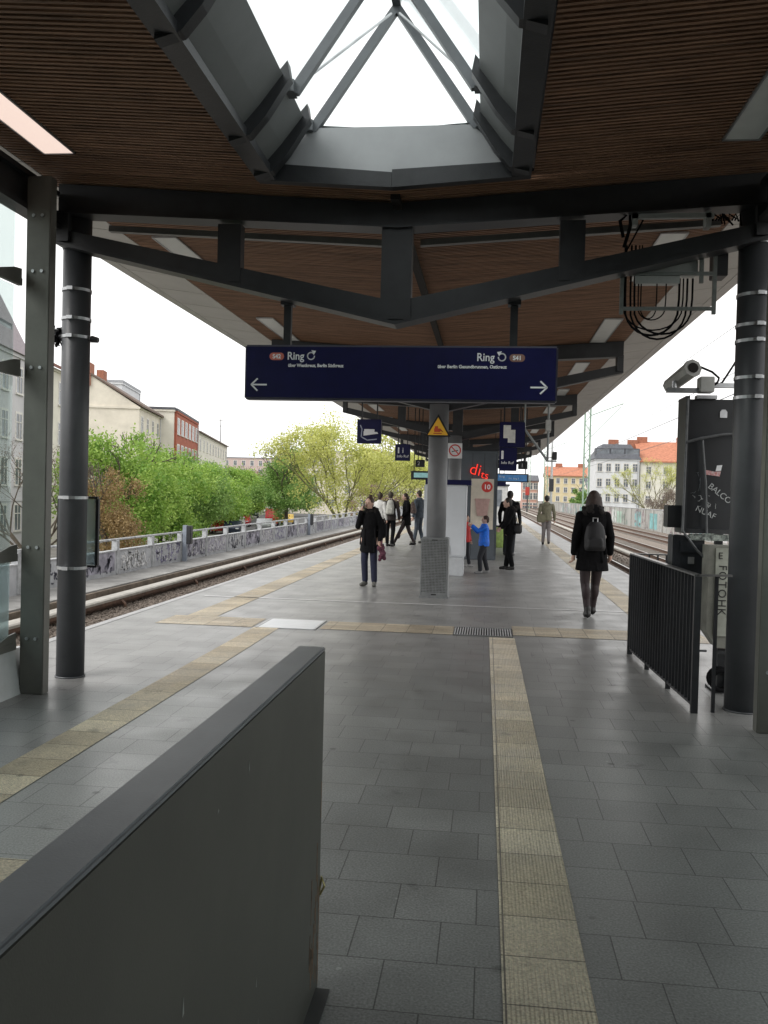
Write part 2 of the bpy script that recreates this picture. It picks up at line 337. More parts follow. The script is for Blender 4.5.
gm = MB()
for i in range(23): gm.box(-.345+i*.0295, -.345+i*.0295+.014, 10.2, 10.78, .002, .012)
gm.build('bars', mat('grate_pale', (.55, .56, .57), .4, .3, .1), g_); MB().box(-.355, .335, 10.18, 10.198, .002, .014).box(-.355, .335, 10.782, 10.80, .002, .014).build('frame', zinc, g_); MB().box(-.35, .33, 10.199, 10.781, .0005, .0015).build('pit', black, g_)

# ================================================================== CANOPY
CX = -.76
def cz(x): return 3.90+.068*abs(x-CX)
can = thing('station_canopy', 'dark steel platform canopy with slatted timber ceiling and long glazed skylight', 'canopy', (0, 0, 0))
YE = 54.; YN = -7.; SX0, SX1, SY0, SY1 = -1.78, .25, 2.2, 6.55  # unseen near end of the skylight cut short to dim the foreground floor
sl = MB()
def slat(xa, xb, y):
    za, zb = cz(xa), cz(xb); sl.hexa([(xa, y, za), (xb, y, zb), (xb, y+.025, zb), (xa, y+.025, za), (xa, y, za+.022), (xb, y, zb+.022), (xb, y+.025, zb+.022), (xa, y+.025, za+.022)])
y = YN
while y < YE:
    if SY0-.06 < y < SY1+.02: slat(-3.62, SX0-.02, y); slat(SX1+.02, 2.06, y)
    else: slat(-3.62, CX, y); slat(CX, 2.06, y)
    y += .05
sl.build('slatted_ceiling', wood, can)
rf = MB()
def slab(xa, xb, ya, yb, t0=.07, t1=.45):
    za, zb = cz(xa), cz(xb); rf.hexa([(xa, ya, za+t0), (xb, ya, zb+t0), (xb, yb, zb+t0), (xa, yb, za+t0), (xa, ya, za+t1), (xb, ya, zb+t1), (xb, yb, zb+t1), (xa, yb, za+t1)])
slab(-4.40, SX0-.03, SY0, SY1); slab(SX1+.03, 2.82, SY0, SY1)
for ya, yb in ((YN, SY0-.12), (SY1+.12, YE)): slab(-4.40, CX, ya, yb); slab(CX, 2.82, ya, yb)
rf.build('roof_deck', black, can)
for xa, xb, xc in ((-3.63, -4.30, -4.45), (2.07, 2.72, 2.87)):
    sp_ = MB(); y = YN
    while y < YE:
        za, zb = cz(xa), cz(xa)+.09
        sp_.hexa([(min(xa, xb), y+.011, za if xa < xb else zb), (max(xa, xb), y+.011, zb if xa < xb else za), (max(xa, xb), y+.889, zb if xa < xb else za), (min(xa, xb), y+.889, za if xa < xb else zb)] +
                 [(min(xa, xb), y+.011, (za if xa < xb else zb)+.03), (max(xa, xb), y+.011, (zb if xa < xb else za)+.03), (max(xa, xb), y+.889, (zb if xa < xb else za)+.03), (min(xa, xb), y+.889, (za if xa < xb else zb)+.03)])
        y += .9
    sp_.build('soffit_panels', soff, can)
    s_ = 1 if xb > xa else -1
    z0 = cz(xa)+.09
    MB().prism([(xb+s_*.008, z0+.0), (xc, z0+.02), (xc, z0+.42), (xb+s_*.008, z0+.42)], YN, YE).build('fascia', mat('fascia_metal', (.46, .45, .44), .4, .2, .06), can)
# longitudinal edge beams over the side columns (front bay only)
for x in (-3.60, 2.02):
    MB().box(x-.07, x+.07, YN, 6.9, 3.70, 3.74).box(x-.02, x+.02, YN, 6.9, 3.74, 3.96).box(x-.07, x+.07, YN, 6.9, 3.96, 4.0).build('edge_beam', steel, can)
def girder(Y, name='girder', half=2.80):
    g = MB()
    for s in (-1, 1):
        X = lambda d: CX+s*d
        def bar(d0, z0a, z0b, d1, z1a, z1b, ya, yb):
            a, b = sorted(((X(d0), z0a, z0b), (X(d1), z1a, z1b)))
            g.hexa([(a[0], ya, a[1]), (b[0], ya, b[1]), (b[0], yb, b[1]), (a[0], yb, a[1]), (a[0], ya, a[2]), (b[0], ya, b[2]), (b[0], yb, b[2]), (a[0], yb, a[2])])
        bar(0, 3.70, 3.885, half, 3.85, cz(CX+half)-.01, Y-.06, Y+.06)                 # top chord web
        bar(0, 3.685, 3.70, half, 3.835, 3.85, Y-.10, Y+.10)                          # its flange
        bar(0, 2.955, 3.12, half, 3.605, 3.72, Y-.05, Y+.05)                          # bottom chord
        bar(0, 2.93, 2.955, half, 3.58, 3.605, Y-.10, Y+.10)
        bar(half-.10, 3.606, 3.85, half, 3.606, 3.85, Y-.09, Y+.09)                   # end plate
        bar(1.26, 3.28, 3.74, 1.45, 3.28, 3.74, Y-.055, Y+.055)
    g.box(CX-.12, CX+.12, Y-.062, Y+.062, 2.98, 3.71)
    return g.build(name, steel, can)
G0 = girder(7.0)
for k in range(1, 7):
    q = G0.copy(); COL.objects.link(q); q.parent = can; q.location = (0, 7.2*k, 0)
# girder behind the camera
q = G0.copy(); COL.objects.link(q); q.parent = can; q.location = (0, -8.5, 0)
steel_lit = mat('column_paint_lit', (.15, .155, .16), .45, 0, .12, 3, .05, 50)  # lighter copy of the column paint, side light put into the colour
def column(x, y, r, z1, cuffs, m=steel2):
    c = MB().tube([(x, y, 0), (x, y, z1)], r, 28).tube([(x, y, 0), (x, y, .012)], r+.008, 28).build('column', m, can, True)
    for z in cuffs:
        MB().tube([(x, y, z-.012), (x, y, z+.012)], r+.006, 28).box(x-.025, x+.025, y-r-.022, y-r-.004, z-.014, z+.014).build('pipe_clamp', zinc, c)
    return c
column(-3.465, 7.1, .115, 3.97, (3.59, 3.24, 3.0, 2.85, 1.51, .92))
column(2.0, 7.1, .135, 3.97, (3.58, 3.19, 2.96, 2.84, 2.56, 2.41))
for k in range(6):
    column(-.80, 14.1+7.2*k, .155, 3.05, (), steel_lit)
for x in (-3.465, 2.0): column(x, -1.4, .12, 3.75, ())
# centre gutter pipe and conduits hung behind the first girder
MB().box(CX-.035, CX+.035, 6.9, 13.9, 3.83, 3.885).build('gutter_pipe', black, can)
MB().box(-.80, -.73, 6.77, 6.93, 3.86, 3.9).build('gutter_pipe', black, can)
for s in (-1, 1):
    a, b = sorted((CX+s*.15, CX+s*2.55)); za, zb = (3.66+.06*abs(a-CX), 3.66+.06*abs(b-CX))
    MB().hexa([(a, 7.35, za), (b, 7.35, zb), (b, 7.41, zb), (a, 7.41, za), (a, 7.35, za+.05), (b, 7.35, zb+.05), (b, 7.41, zb+.05), (a, 7.41, za+.05)]).build('cable_conduit', mat('conduit_grey', (.22, .22, .21), .5, .3, .1), can)
# skylight: dark frame, sloping liners, ribs, A-frame rafters and glass
kx = (SX0+SX1)/2; hw = (SX1-SX0)/2; ih = .64; zt = 4.33
sk = MB()
for s in (-1, 1):
    a, b = sorted((kx+s*hw, kx+s*(hw-.14))); sk.box(a, b, SY0, SY1, 3.93, 3.99); a, b = sorted((kx+s*hw, kx+s*(hw-.03))); sk.box(a, b, SY0, SY1, 3.99, 4.30)
frm = sk.build('skylight_frame', steel, can)
for yy0, yy1 in ((SY1-.03, SY1+.05), (SY0-.05, SY0+.03)):
    for s in (-1, 1):
        ends = MB(); a, b = sorted((kx+s*.001, kx+s*hw)); za, zb = ((3.865, 3.935) if s > 0 else (3.935, 3.865))
        ends.hexa([(a, yy0, za), (b, yy0, zb), (b, yy1, zb), (a, yy1, za), (a, yy0, za+.13), (b, yy0, zb+.11), (b, yy1, zb+.11), (a, yy1, za+.13)])
        ends.build('end_beam', steel, frm)
for s in (-1, 1):
    ln = MB()
    prof = [(kx+s*(hw-.10), 3.995), (kx+s*(hw-.22), 4.13), (kx+s*ih, zt), (kx+s*(ih+.04), zt+.02), (kx+s*(hw-.03), 4.02)]
    ln.prism(prof, SY0, SY1-.02)
    ln.build('side_liner', liner, frm)
egr = mat('end_panel_grey', (.30, .31, .32), .45, 0, .06, 3)
for yy, d in ((SY1, 1), (SY0, -1)):
    for s in (-1, 1):
        MB().hexa([(kx, yy-.02, 3.935), (kx+s*(hw-.1), yy-.02, 4.01), (kx+s*(hw-.1), yy+.04, 4.01), (kx, yy+.04, 3.935), (kx, yy+.02, zt), (kx+s*(ih+.05), yy+.02, zt), (kx+s*(ih+.05), yy+.06, zt), (kx, yy+.06, zt)]).build('end_panel', egr, frm)
for yr in (6.40, 5.76, 4.45, 3.2):
    for s in (-1, 1):
        rb_ = MB()
        pr_ = [(kx+s*(hw-.02), 3.90), (kx+s*(hw-.16), 3.94), (kx+s*(hw-.27), 4.07), (kx+s*(ih-.05), zt-.02), (kx+s*(ih-.03), zt+.09), (kx+s*(hw-.17), 4.14), (kx+s*(hw-.02), 4.02)]
        rb_.prism(pr_, yr-.045, yr+.045)
        rb_.build('rib', steel, frm)
raf = mat('rafter_paint', (.13, .14, .15), .4, .1, .1)
za_ = 5.26
for yr in (6.59, 5.95, 4.45, 3.3, 2.25):
    for s in (-1, 1):
        r_ = MB(); dx, dz = s*ih, zt-za_; L_ = sqrt(dx*dx+dz*dz); nx, nz_ = -dz/L_*s, dx/L_*s
        a0, a1 = (kx+dx+s*.02, zt-.02), (kx, za_)
        r_.prism([(a0[0]-nx*.0, a0[1]), (a1[0], a1[1]), (a1[0], a1[1]-.10), (a0[0]-s*.075, a0[1]-.01)], yr-.028, yr+.028)
        r_.box(kx+s*ih-.035, kx+s*ih+.035, yr-.06, yr+.06, zt-.03, zt+.05)
        r_.build('rafter', raf, frm)
MB().box(kx-.03, kx+.03, SY0, SY1+.06, za_-.05, za_+.03).build('ridge_beam', raf, frm)
for a, b in ((6.5, 5.98),):
    for s in (-1, 1): MB().tube([(kx+s*(ih-.06), b, zt+.06), (kx+s*.03, a, za_-.14)], .009, 6).build('tie_rod', zinc, frm)
for s in (-1, 1):
    gl = MB(); off = .035
    gl.hexa([(kx+s*(ih+.05), SY0, zt+off), (kx+s*.01, SY0, za_+off), (kx+s*.01, SY1+.06, za_+off), (kx+s*(ih+.05), SY1+.06, zt+off)] + [(kx+s*(ih+.05), SY0, zt+off+.01), (kx+s*.01, SY0, za_+off+.01), (kx+s*.01, SY1+.06, za_+off+.01), (kx+s*(ih+.05), SY1+.06, zt+off+.01)])
    gl.build('glass_pane', glassk, frm)
MB().prism([(kx-ih, zt), (kx+ih, zt), (kx, za_-.05)], SY1+.068, SY1+.076).build('glass_pane', glassk, frm)

# ceiling lights: a row on each side
def ceiling_light(x0, y0, m, label):
    t = thing('ceiling_light', label, 'ceiling light', (x0, y0, cz(x0)), 0, 'recessed lights in the canopy ceiling')
    MB().box(-.11, .11, 0, 1.78, -.012, .0).build('diffuser', m, t)
    MB().box(-.125, -.111, -.015, 1.795, -.018, .0).box(.111, .125, -.015, 1.795, -.018, .0).box(-.125, .125, -.015, -.001, -.018, .0).box(-.125, .125, 1.781, 1.795, -.018, .0).build('trim', zinc, t)
    t.rotation_euler = (0, 0, 0)
    return t
protoL = {}
for i in range(12):
    y0 = 4.45+3.92*i
    for s, x in (('left', -3.20), ('right', 1.63)):
        islit = (i == 0 and s == 'left')
        if i == 0: lab = 'lit pinkish white ceiling light at the top left of the canopy' if islit else 'unlit grey ceiling light at the upper right edge of the canopy'
        else: lab = 'unlit pale light panel in the %s ceiling row, %s one beyond the first girder' % (s, ['', 'first', 'second', 'third', 'fourth', 'fifth', 'sixth', 'seventh', 'eighth', 'ninth', 'tenth', 'eleventh'][i])
        if i > 0 and s in protoL:
            t = dup(protoL[s]); t.location = (x, y0, cz(x)-.003); t['label'] = lab
        else:
            t = ceiling_light(x, y0, lit if islit else diffu, lab); t.location.z -= .003
            if islit: protoL['left'] = ceiling_light(x, y0-3.92*2, diffu, 'unlit pale light panel in the left ceiling row behind the lit one'); protoL['left'].location.z -= .003
            else: protoL[s] = t

# ================================================================== FOREGROUND
par = thing('parapet_wall', 'long dark grey metal clad parapet in the left foreground with smooth flat top', 'parapet', (0, 0, 0))
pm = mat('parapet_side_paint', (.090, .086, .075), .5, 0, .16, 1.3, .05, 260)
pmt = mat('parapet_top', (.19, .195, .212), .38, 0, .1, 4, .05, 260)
MB().box(-.592, -.505, -4, 2.797, .0, 1.092).build('wall_panel', pm, par)
MB().bevbox(-.5925, -.5045, -4, 2.7975, 1.0925, 1.106, .004).build('coping', pmt, par)
st_ = MB()
rr_ = random.Random(4)
for i in range(26):
    y0 = 2.74+rr_.uniform(-.1, .05); z0 = abs(rr_.gauss(0, .22)); st_.box(-.5048, -.5042, y0, y0+rr_.uniform(.004, .012), z0, z0+rr_.uniform(.02, .14))
ch = MB()
for i in range(9):
    y0 = rr_.uniform(1.3, 2.75); z0 = rr_.uniform(.25, 1.06); ch.prism([(y0, z0), (y0+rr_.uniform(.003, .012), z0+rr_.uniform(-.004, .012)), (y0+.004, z0+rr_.uniform(.01, .035))], -.5049, -.5041, 'x')
ch.build('paint_chips', mat('chip_grey', (.32, .32, .30), .8), par)
st_.build('rust_streaks', mat('rust_stain', (.22, .14, .09), .8, 0, .4, 30), par)
MB().tube([(-.505, 2.80, .30), (-.49, 2.80, .33), (-.50, 2.80, .36), (-.507, 2.80, .31)], .004, 6).build('hook', mat('brass', (.5, .42, .2), .4, .6, .1), par)
tag(MB().box(-.60, -.46, 2.2, 2.77, .004, .012).build('threshold_plate', mat('dark_slab', (.05, .05, .05), .7, 0, .2, 8)), 'dark slab on the floor at the foot of the parapet end', 'floor slab')

# glazed screens left and right of the camera
def screen(x, side, lab):
    t = thing('glass_screen', lab, 'glass screen', (x, 0, 0))
    for yp in (6.45, 4.2, 1.9, -.4):
        p = MB().bevbox(-.075, .115, yp-.05, yp+.05, 0, 3.95, .006).build('post', olive, t)
        for z in (3.62, 3.20, 2.47, 1.10, .40):
            for dx in (-.015, .055): MB().tube([(dx, yp-.052, z+.03), (dx, yp-.062, z+.03)], .013, 10).build('bolt', zinc, p)
    for z in (3.15, 2.46, 1.05, .37):
        MB().box(-.135, -.10, -.4, 6.40, z-.03, z+.025).build('rail', olive, t)
        for yp in (6.4, 4.15, 1.85):
            MB().prism([(yp, z+.10), (yp-.10, z+.09), (yp-.34, z+.025), (yp-.36, z+.0), (yp, z+.0)], -.12, -.105, 'x').build('bracket_arm', olive, t)
    for (za, zb, m) in ((3.2, 3.9, glass), (2.5, 3.12, glass), (1.09, 2.43, glass), (.41, 1.02, glassf)):
        for ya, yb in ((4.27, 6.38), (1.97, 4.13), (-.33, 1.83)):
            MB().box(-.165, -.155, ya, yb, za, zb).build('glass_pane', m, t)
    MB().prism([(-.30, .0), (-.06, .0), (-.13, .34), (-.17, .34)], -.4, 6.55).build('base_panel', mat('base_panel_paint', (.50, .52, .52), .4, 0, .08), t)
    return t
screen(-3.46, 'left', 'glazed steel screen left of the walkway with bolted grey posts and brackets')
t = screen(2.09, 'right', 'glazed steel screen at the right edge of the photo beside round column'); t.scale = (-1, 1, 1); t.location.x = 2.02

sb = thing('light_block_walls', 'unseen dark walls added behind the camera to keep light out from under the canopy', 'building', (0, 0, 0))  # unseen walls added to block light from behind the camera
MB().box(-4.5, 3.0, -7.4, -7.05, 0, 4.3).build('wall', mat('light_block_dark', (.12, .12, .12), .7, 0, .1, 2), sb)
for xw in (-3.95, 2.35): MB().box(xw, xw+.12, -7.04, -.6, 0, 3.9).build('wall', MATS['light_block_dark'], sb)
MB().box(-1.9, .4, -7.04, -7.0, 0, 2.6).build('door', MATS['end_panel_grey'], sb)  # door panel belongs to the added light-blocking walls

# main direction sign
sg = thing('direction_sign', 'wide navy blue hanging direction sign reading Ring with two arrows', 'sign', (0, 7.06, 0))
MB().bevbox(-1.98, .515, -.06, .06, 2.345, 2.785, .012).build('frame', mat('sign_frame', (.10, .10, .13), .4, .3, .1), sg)
MB().box(-1.965, .50, -.066, -.0605, 2.362, 2.768).box(-1.965, .50, .0605, .066, 2.362, 2.768).build('face', navy, sg)
yt = -.0685
for x in (-1.66, .17):
    MB().box(x-.03, x+.03, .04, .09, 2.786, 3.16).box(x-.05, x+.05, .0, .12, 3.12, 3.2).build('hanger', steel, sg)
def fit(txt, size, wd, x, z, al='LEFT'):
    o = text(txt, size, white, sg, (x, yt, z), align=al, bold=.0012); xs = [v.co.x for v in o.data.vertices]; k = wd/(max(xs)-min(xs)); o.scale = (k, 1, 1)
fit('Ring', .088, .135, -1.63, 2.665); fit('Ring', .088, .135, -.115, 2.665)
fit('über Westkreuz, Berlin Südkreuz', .036, .45, -1.62, 2.607); fit('über Berlin Gesundbrunnen, Ostkreuz', .036, .54, .12, 2.607, 'RIGHT')
def pill(x, m, s):
    b_ = MB(); n = 10; pts = [(x+.03*cos(pi/2+pi*i/n), 2.69+.03*sin(pi/2+pi*i/n)) for i in range(n+1)]+[(x+.06+.03*cos(-pi/2+pi*i/n), 2.69+.03*sin(-pi/2+pi*i/n)) for i in range(n+1)]
    b_.prism(pts, -.0675, -.0662); o = b_.build('line_badge', m, sg); text(s, .047, white, o, (x+.03, yt-.001, 2.674), align='CENTER', bold=.0015)
pill(-1.745, redp, 'S42'); pill(.17, brnp, 'S41')
def ribbon(pts, wd, y0, y1):
    mb = MB()
    for (a, b) in zip(pts[:-1], pts[1:]):
        a, b = V((a[0], 0, a[1])), V((b[0], 0, b[1])); d = (b-a).normalized(); n = V((-d.z, 0, d.x))*wd/2; e = d*wd*.18
        q = [a-e+n, a-e-n, b+e-n, b+e+n]; mb.prism([(p.x, p.z) for p in q], y0, y1)
    return mb
for xc, s in ((-1.435, 1), (.082, -1)):
    pts = [(xc+.028*cos(t)*s, 2.695+.028*sin(t)) for t in [R(60)-R(300)*i/16*-1 for i in range(17)]]
    mb = ribbon(pts, .010, yt, yt+.002)
    e = pts[0]; mb.prism([(e[0]-.012*s, e[1]+.022), (e[0]+.026*s, e[1]+.016), (e[0]+.008*s, e[1]-.018)], yt, yt+.002)
    mb.build('loop_arrow', white, sg)
for xt, s in ((-1.92, 1), (.435, -1)):
    zc = 2.462
    ribbon([(xt+s*.05, zc+.048), (xt, zc), (xt+s*.05, zc-.048)], .013, yt, yt+.002).build('arrow', white, sg)
    ribbon([(xt+s*.01, zc), (xt+s*.125, zc)], .013, yt, yt+.0018).build('arrow', white, sg)

# railing at the right
rl = thing('railing', 'black vertical bar safety railing standing beside the right hand column', 'railing', (0, 0, 0))
blackp = mat('railing_paint', (.022, .023, .026), .4, .1, .2, 10)
x0, y0, x1, y1 = 1.515, 9.45, 1.60, 6.93
def top_bar(a, b, w=.05, h=.012, z=1.05):
    a, b = V(a), V(b); d = (b-a).normalized(); n = V((-d.y, d.x, 0))*w/2
    return [tuple(a-n)+(), tuple(a+n), tuple(b+n), tuple(b-n)]
def flat(mb, a, b, w, z0, z1):
    a, b = V((a[0], a[1], 0)), V((b[0], b[1], 0)); d = (b-a).normalized(); n = V((-d.y, d.x, 0))*w/2
    q = [a-n, b-n, b+n, a+n]; mb.hexa([(p.x, p.y, z0) for p in q]+[(p.x, p.y, z1) for p in q])
h = MB(); flat(h, (x0, y0), (x1, y1), .05, 1.04, 1.055); flat(h, (x1, y1), (1.86, 7.0), .04, 1.04, 1.055); flat(h, (x0, y0), (2.3, 9.5), .05, 1.04, 1.055); h.build('top_rail', mat('rail_top_worn', (.10, .10, .10), .3, .4, .2, 10), rl)
h = MB(); flat(h, (x0, y0), (x1, y1), .03, .05, .07); flat(h, (x0, y0), (2.3, 9.5), .03, .05, .07); h.build('bottom_rail', blackp, rl)
NB = 24
for i in range(NB+1):
    f = i/NB; x, y = x0+(x1-x0)*f, y0+(y1-y0)*f; wv = .05 if i in (0, NB) else .042
    MB().box(x-wv*.5, x+wv*.5, y-.005 if i not in (0, NB) else y-.02, y+.005 if i not in (0, NB) else y+.02, .0 if i in (0, 8, 16, NB) else .07, 1.04).build('baluster', blackp, rl)
for x in (1.75,): MB().box(x-.012, x+.012, 6.965, 6.99, 0, 1.04).build('baluster', blackp, rl)
for i in range(1, 9): x = x0+.785*i/9; MB().box(x-.006, x+.006, 9.455, 9.495, .07, 1.04).build('baluster', blackp, rl)

# monitor housing hung on the right column, seen from behind
mh = thing('monitor_housing', 'large black monitor housing with white graffiti and sticker mounted behind column', 'monitor housing', (0, 0, 0))
mblk = mat('housing_paint', (.010, .012, .015), .45, 0, .25, 6)
MB().bevbox(1.72, 2.32, 8.0, 8.22, 1.36, 2.50, .01).build('housing', mblk, mh)
MB().box(1.685, 1.718, 7.93, 8.25, 1.33, 2.52).box(1.719, 2.34, 7.95, 7.997, 1.33, 1.37).build('frame', steel, mh)
tfr = mat('tube_frame_grey', (.13, .135, .14), .45, .3, .2, 20)
MB().tube([(1.70, 7.92, 2.12), (1.80, 7.91, 2.15), (2.0, 7.91, 2.19), (2.2, 7.91, 2.20)], .013, 8).build('tube_frame', tfr, mh)
MB().tube([(1.83, 7.92, 2.14), (1.87, 7.92, 1.75), (1.89, 7.92, 1.33)], .010, 8).build('tube_frame', tfr, mh)
MB().tube([(1.70, 7.93, 2.5), (1.69, 7.93, 1.35), (1.82, 7.93, 1.18), (1.98, 7.9, 1.02)], .011, 8).build('tube_frame', tfr, mh)
MB().bevbox(1.575, 1.70, 8.0, 8.2, 1.375, 1.57, .006).build('side_box', blackp, mh)
MB().bevbox(1.63, 1.90, 8.02, 8.25, .72, 1.31, .008).box(1.69, 1.88, 8.0, 8.018, 1.16, 1.26).build('lower_box', mat('lower_box_paint', (.018, .021, .026), .4, 0, .3, 6), mh)
MB().box(1.76, 1.81, 8.0, 8.017, 1.06, 1.12).build('socket_plate', zinc, mh)
MB().box(1.76, 2.2, 7.96, 8.02, 1.27, 1.325).build('bracket', mat('worn_paint', (.45, .50, .45), .6, 0, .5, 40, col2=(.06, .07, .07)), mh)
MB().box(2.0, 2.06, 8.05, 8.12, .7, 1.36).build('mount_pole', steel, mh)
MB().tube([(2.12, 7.995, 2.36), (2.12, 7.996, 2.44)], .0, 4)
MB().prism([(1.985, 2.34), (2.045, 2.34), (2.045, 2.39), (2.03, 2.41), (2.0, 2.41), (1.985, 2.39)], 7.985, 7.998).build('keyhole_plate', zinc, mh)
gf = 7.997
o = MB().prism([(1.875, 1.845), (2.0, 1.83), (2.01, 1.875), (1.96, 1.87), (1.88, 1.885)], gf-.002, gf).build('sticker', mat('sticker_red', (.55, .12, .12), .5, 0, .4, 60, col2=(.7, .6, .6)), mh)
MB().prism([(1.965, 1.875), (2.01, 1.88), (2.02, 1.93), (1.975, 1.925)], gf-.0025, gf-.0005).build('sticker', white, mh)
chalk = mat('chalk_white', (.50, .52, .52), .7, 0, .3, 60)
text('BALCO', .075, chalk, mh, (1.90, gf-.002, 1.735), name='graffiti', rot=(pi/2, R(38), 0), sp=.95)
text('NUAF', .07, chalk, mh, (1.80, gf-.002, 1.53), name='graffiti', rot=(pi/2, R(24), 0))
def scribble(n, x0, x1, z0, z1, wd, y0, y1, seed, mb=None):
    r = random.Random(seed); mb = mb or MB()
    for i in range(n):
        x = r.uniform(x0, x1); z = r.uniform(z0, z1); pts = [(x, z)]; a = r.uniform(0, 6.28)
        for k in range(r.randint(3, 7)):
            a += r.uniform(-1.4, 1.4); st = r.uniform(.04, .14)*(z1-z0); x = min(x1, max(x0, x+cos(a)*st)); z = min(z1, max(z0, z+sin(a)*st*1.4)); pts.append((x, z))
        q = ribbon(pts, wd*r.uniform(.6, 1.3), y0, y1) if all((V(p+(0,))-V(q+(0,))).length > 1e-4 for p, q in zip(pts, pts[1:])) else MB()
        n0 = len(mb.v); mb.v += q.v; mb.f += [tuple(j+n0 for j in f) for f in q.f]
    return mb
scribble(10, 1.76, 1.98, 1.55, 1.66, .004, gf-.002, gf, 5).build('graffiti', chalk, mh)
scribble(7, 1.76, 1.84, 1.68, 1.86, .003, gf-.002, gf, 6).build('graffiti', mat('faint_chalk', (.15, .17, .18), .7), mh)
# grey cabinet with graffiti on its pedestal
cb = thing('trackside_cabinet', 'narrow grey metal cabinet with black graffiti tag behind railing', 'cabinet', (0, 0, 0))
cgr = mat('cabinet_grey', (.22, .22, .19), .55, 0, .25, 5)
MB().prism([(1.865, 1.24), (1.865, .50), (1.95, .38), (2.2, .36), (2.2, 1.24)], 7.72, 7.95).build('cabinet_body', cgr, cb)
MB().box(1.92, 2.2, 7.70, 7.718, .48, 1.22).build('door', mat('cabinet_door', (.34, .35, .30), .5, 0, .2, 5), cb)
MB().box(1.965, 2.2, 7.69, 7.72, .33, .358).build('door_sill', steel, cb)
MB().box(1.98, 2.10, 7.78, 7.9, .0, .358).box(1.93, 2.16, 7.7, 7.98, .0, .02).build('pedestal', steel, cb)
text('FOTOHK', .095, mat('marker_black', (.02, .02, .02), .5), cb, (1.945, 7.697, 1.08), name='graffiti', rot=(pi/2, R(90), 0), ext=.001, sp=1.15)
text('E', .08, MATS['marker_black'], cb, (1.935, 7.697, 1.13), name='graffiti', ext=.001)
hz = MB(); pts = [(1.99+.085*cos(a), 7.62+.01*a, .115+.085*sin(a)) for a in [i*.35 for i in range(48)]]
hz.tube(pts, .018, 7); hz.tube([(2.05, 7.62, .18), (2.12, 7.6, .26), (2.14, 7.65, .36)], .018, 7)
tag(hz.build('cable_coil', blk, None, True), 'coiled black cable lying at foot of the grey cabinet', 'cable coil')
# CCTV camera and its shelf arm
cc = thing('security_camera', 'grey security camera on arm above black monitor housing', 'security camera', (0, 7.9, 0))
cgy = mat('camera_housing', (.36, .36, .34), .45, 0, .15, 8)
a, b = V((1.70, -.02, 2.735)), V((1.60, .34, 2.64))
body = MB().tube([a, b], [.072, .064], 8); body.tube([a+(a-b).normalized()*.05, a], [.08, .076], 8); body.build('housing', cgy, cc)
MB().tube([a+(a-b).normalized()*.053, a+(a-b).normalized()*.06], .045, 12).build('lens', black, cc)
MB().tube([(1.60, .12, 2.60), (1.60, .12, 2.66)], .02, 8).box(1.53, 1.88, .08, .13, 2.555, 2.595).box(1.78, 1.95, .05, .15, 2.50, 2.53).build('arm', zinc, cc)
MB().bevbox(1.80, 1.92, .03, .17, 2.555, 2.69, .006).build('junction_box', mat('box_grey', (.50, .51, .49), .5, 0, .1), cc)
MB().tube([(1.72, 0, 2.76), (1.80, .02, 2.765), (1.90, .05, 2.73), (1.96, .06, 2.68), (1.95, .07, 2.64), (1.91, .08, 2.61)], .010, 7).tube([(1.92, .1, 2.60), (2.0, .1, 2.65), (2.06, 0, 2.78), (2.07, -.5, 2.95)], .009, 7).build('cable', blk, cc)
MB().box(1.92, 2.1, .08, .13, 2.60, 2.64).build('wall_arm', zinc, cc)
# cable rack under the girder
ck = thing('cable_rack', 'perforated steel rack with looping black cables under right side of girder', 'cable rack', (0, 7.12, 0))
pz = mat('rack_steel', (.20, .22, .21), .45, .5, .15, 20)
fr = MB()
for x in (1.0, 1.70, 1.60): fr.box(x-.014, x+.014, 0, .03, 3.06 if x != 1.60 else 3.3, 3.42 if x < 1.1 else 3.62)
fr.box(1.0, 1.70, -.004, .034, 3.36, 3.385).box(1.0, 1.70, -.003, .033, 3.09, 3.115)
for i in range(16): fr.box(1.05+i*.04, 1.062+i*.04, -.008, -.004, 3.095, 3.11)
fr.build('rack_frame', pz, ck)
MB().box(1.16, 1.58, .05, .2, 3.385, 3.56).box(1.10, 1.44, .02, .1, 3.30, 3.359).build('connector_box', mat('connector_grey', (.42, .44, .43), .4, .3, .1), ck)
MB().bevbox(1.70, 1.80, .02, .2, 3.36, 3.66, .005).build('terminal_box', steel, ck)
for i, (xa, xb, zb, r) in enumerate(((1.03, 1.44, 2.90, .009), (1.07, 1.50, 2.87, .008), (1.10, 1.54, 2.91, .008), (1.13, 1.34, 3.02, .005), (1.15, 1.27, 3.03, .005), (1.02, 1.47, 2.94, .006))):
    pts = [(xa, .03, 3.6), (xa, .03, 3.2)] + [(xa+(xb-xa)*(1-cos(t))/2, .04, 3.12-(3.12-zb)*sin(t)) for t in [pi*k/12 for k in range(1, 12)]] + [(xb, .03, 3.18), (xb, .03, 3.34)]
    MB().tube(pts, r, 7).build('cable', blk, ck, True)
MB().tube([(.98, -.12, 3.62), (.95, -.14, 3.74), (1.02, -.14, 3.80), (1.03, -.12, 3.70), (.99, -.10, 3.55)], .014, 7).tube([(1.0, -.1, 3.5), (1.1, -.1, 3.7), (1.14, -.1, 3.78)], .007, 6).build('cable', blk, ck)
MB().box(1.04, 1.64, -.17, -.13, 3.75, 3.785).box(1.04, 1.08, -.17, -.08, 3.70, 3.80).box(1.58, 1.62, -.17, -.08, 3.68, 3.8).build('cable_tray', mat('tray_grey', (.40, .42, .42), .5, .3, .1), ck)
for i in range(9):
    x = 1.64+.02*i; MB().tube([(x, -.12, 3.74), (x+.03*sin(i), -.15, 3.78), (x+.05, -.12, 3.73+.03*cos(i*2))], .007, 6).build('cable', blk, ck)
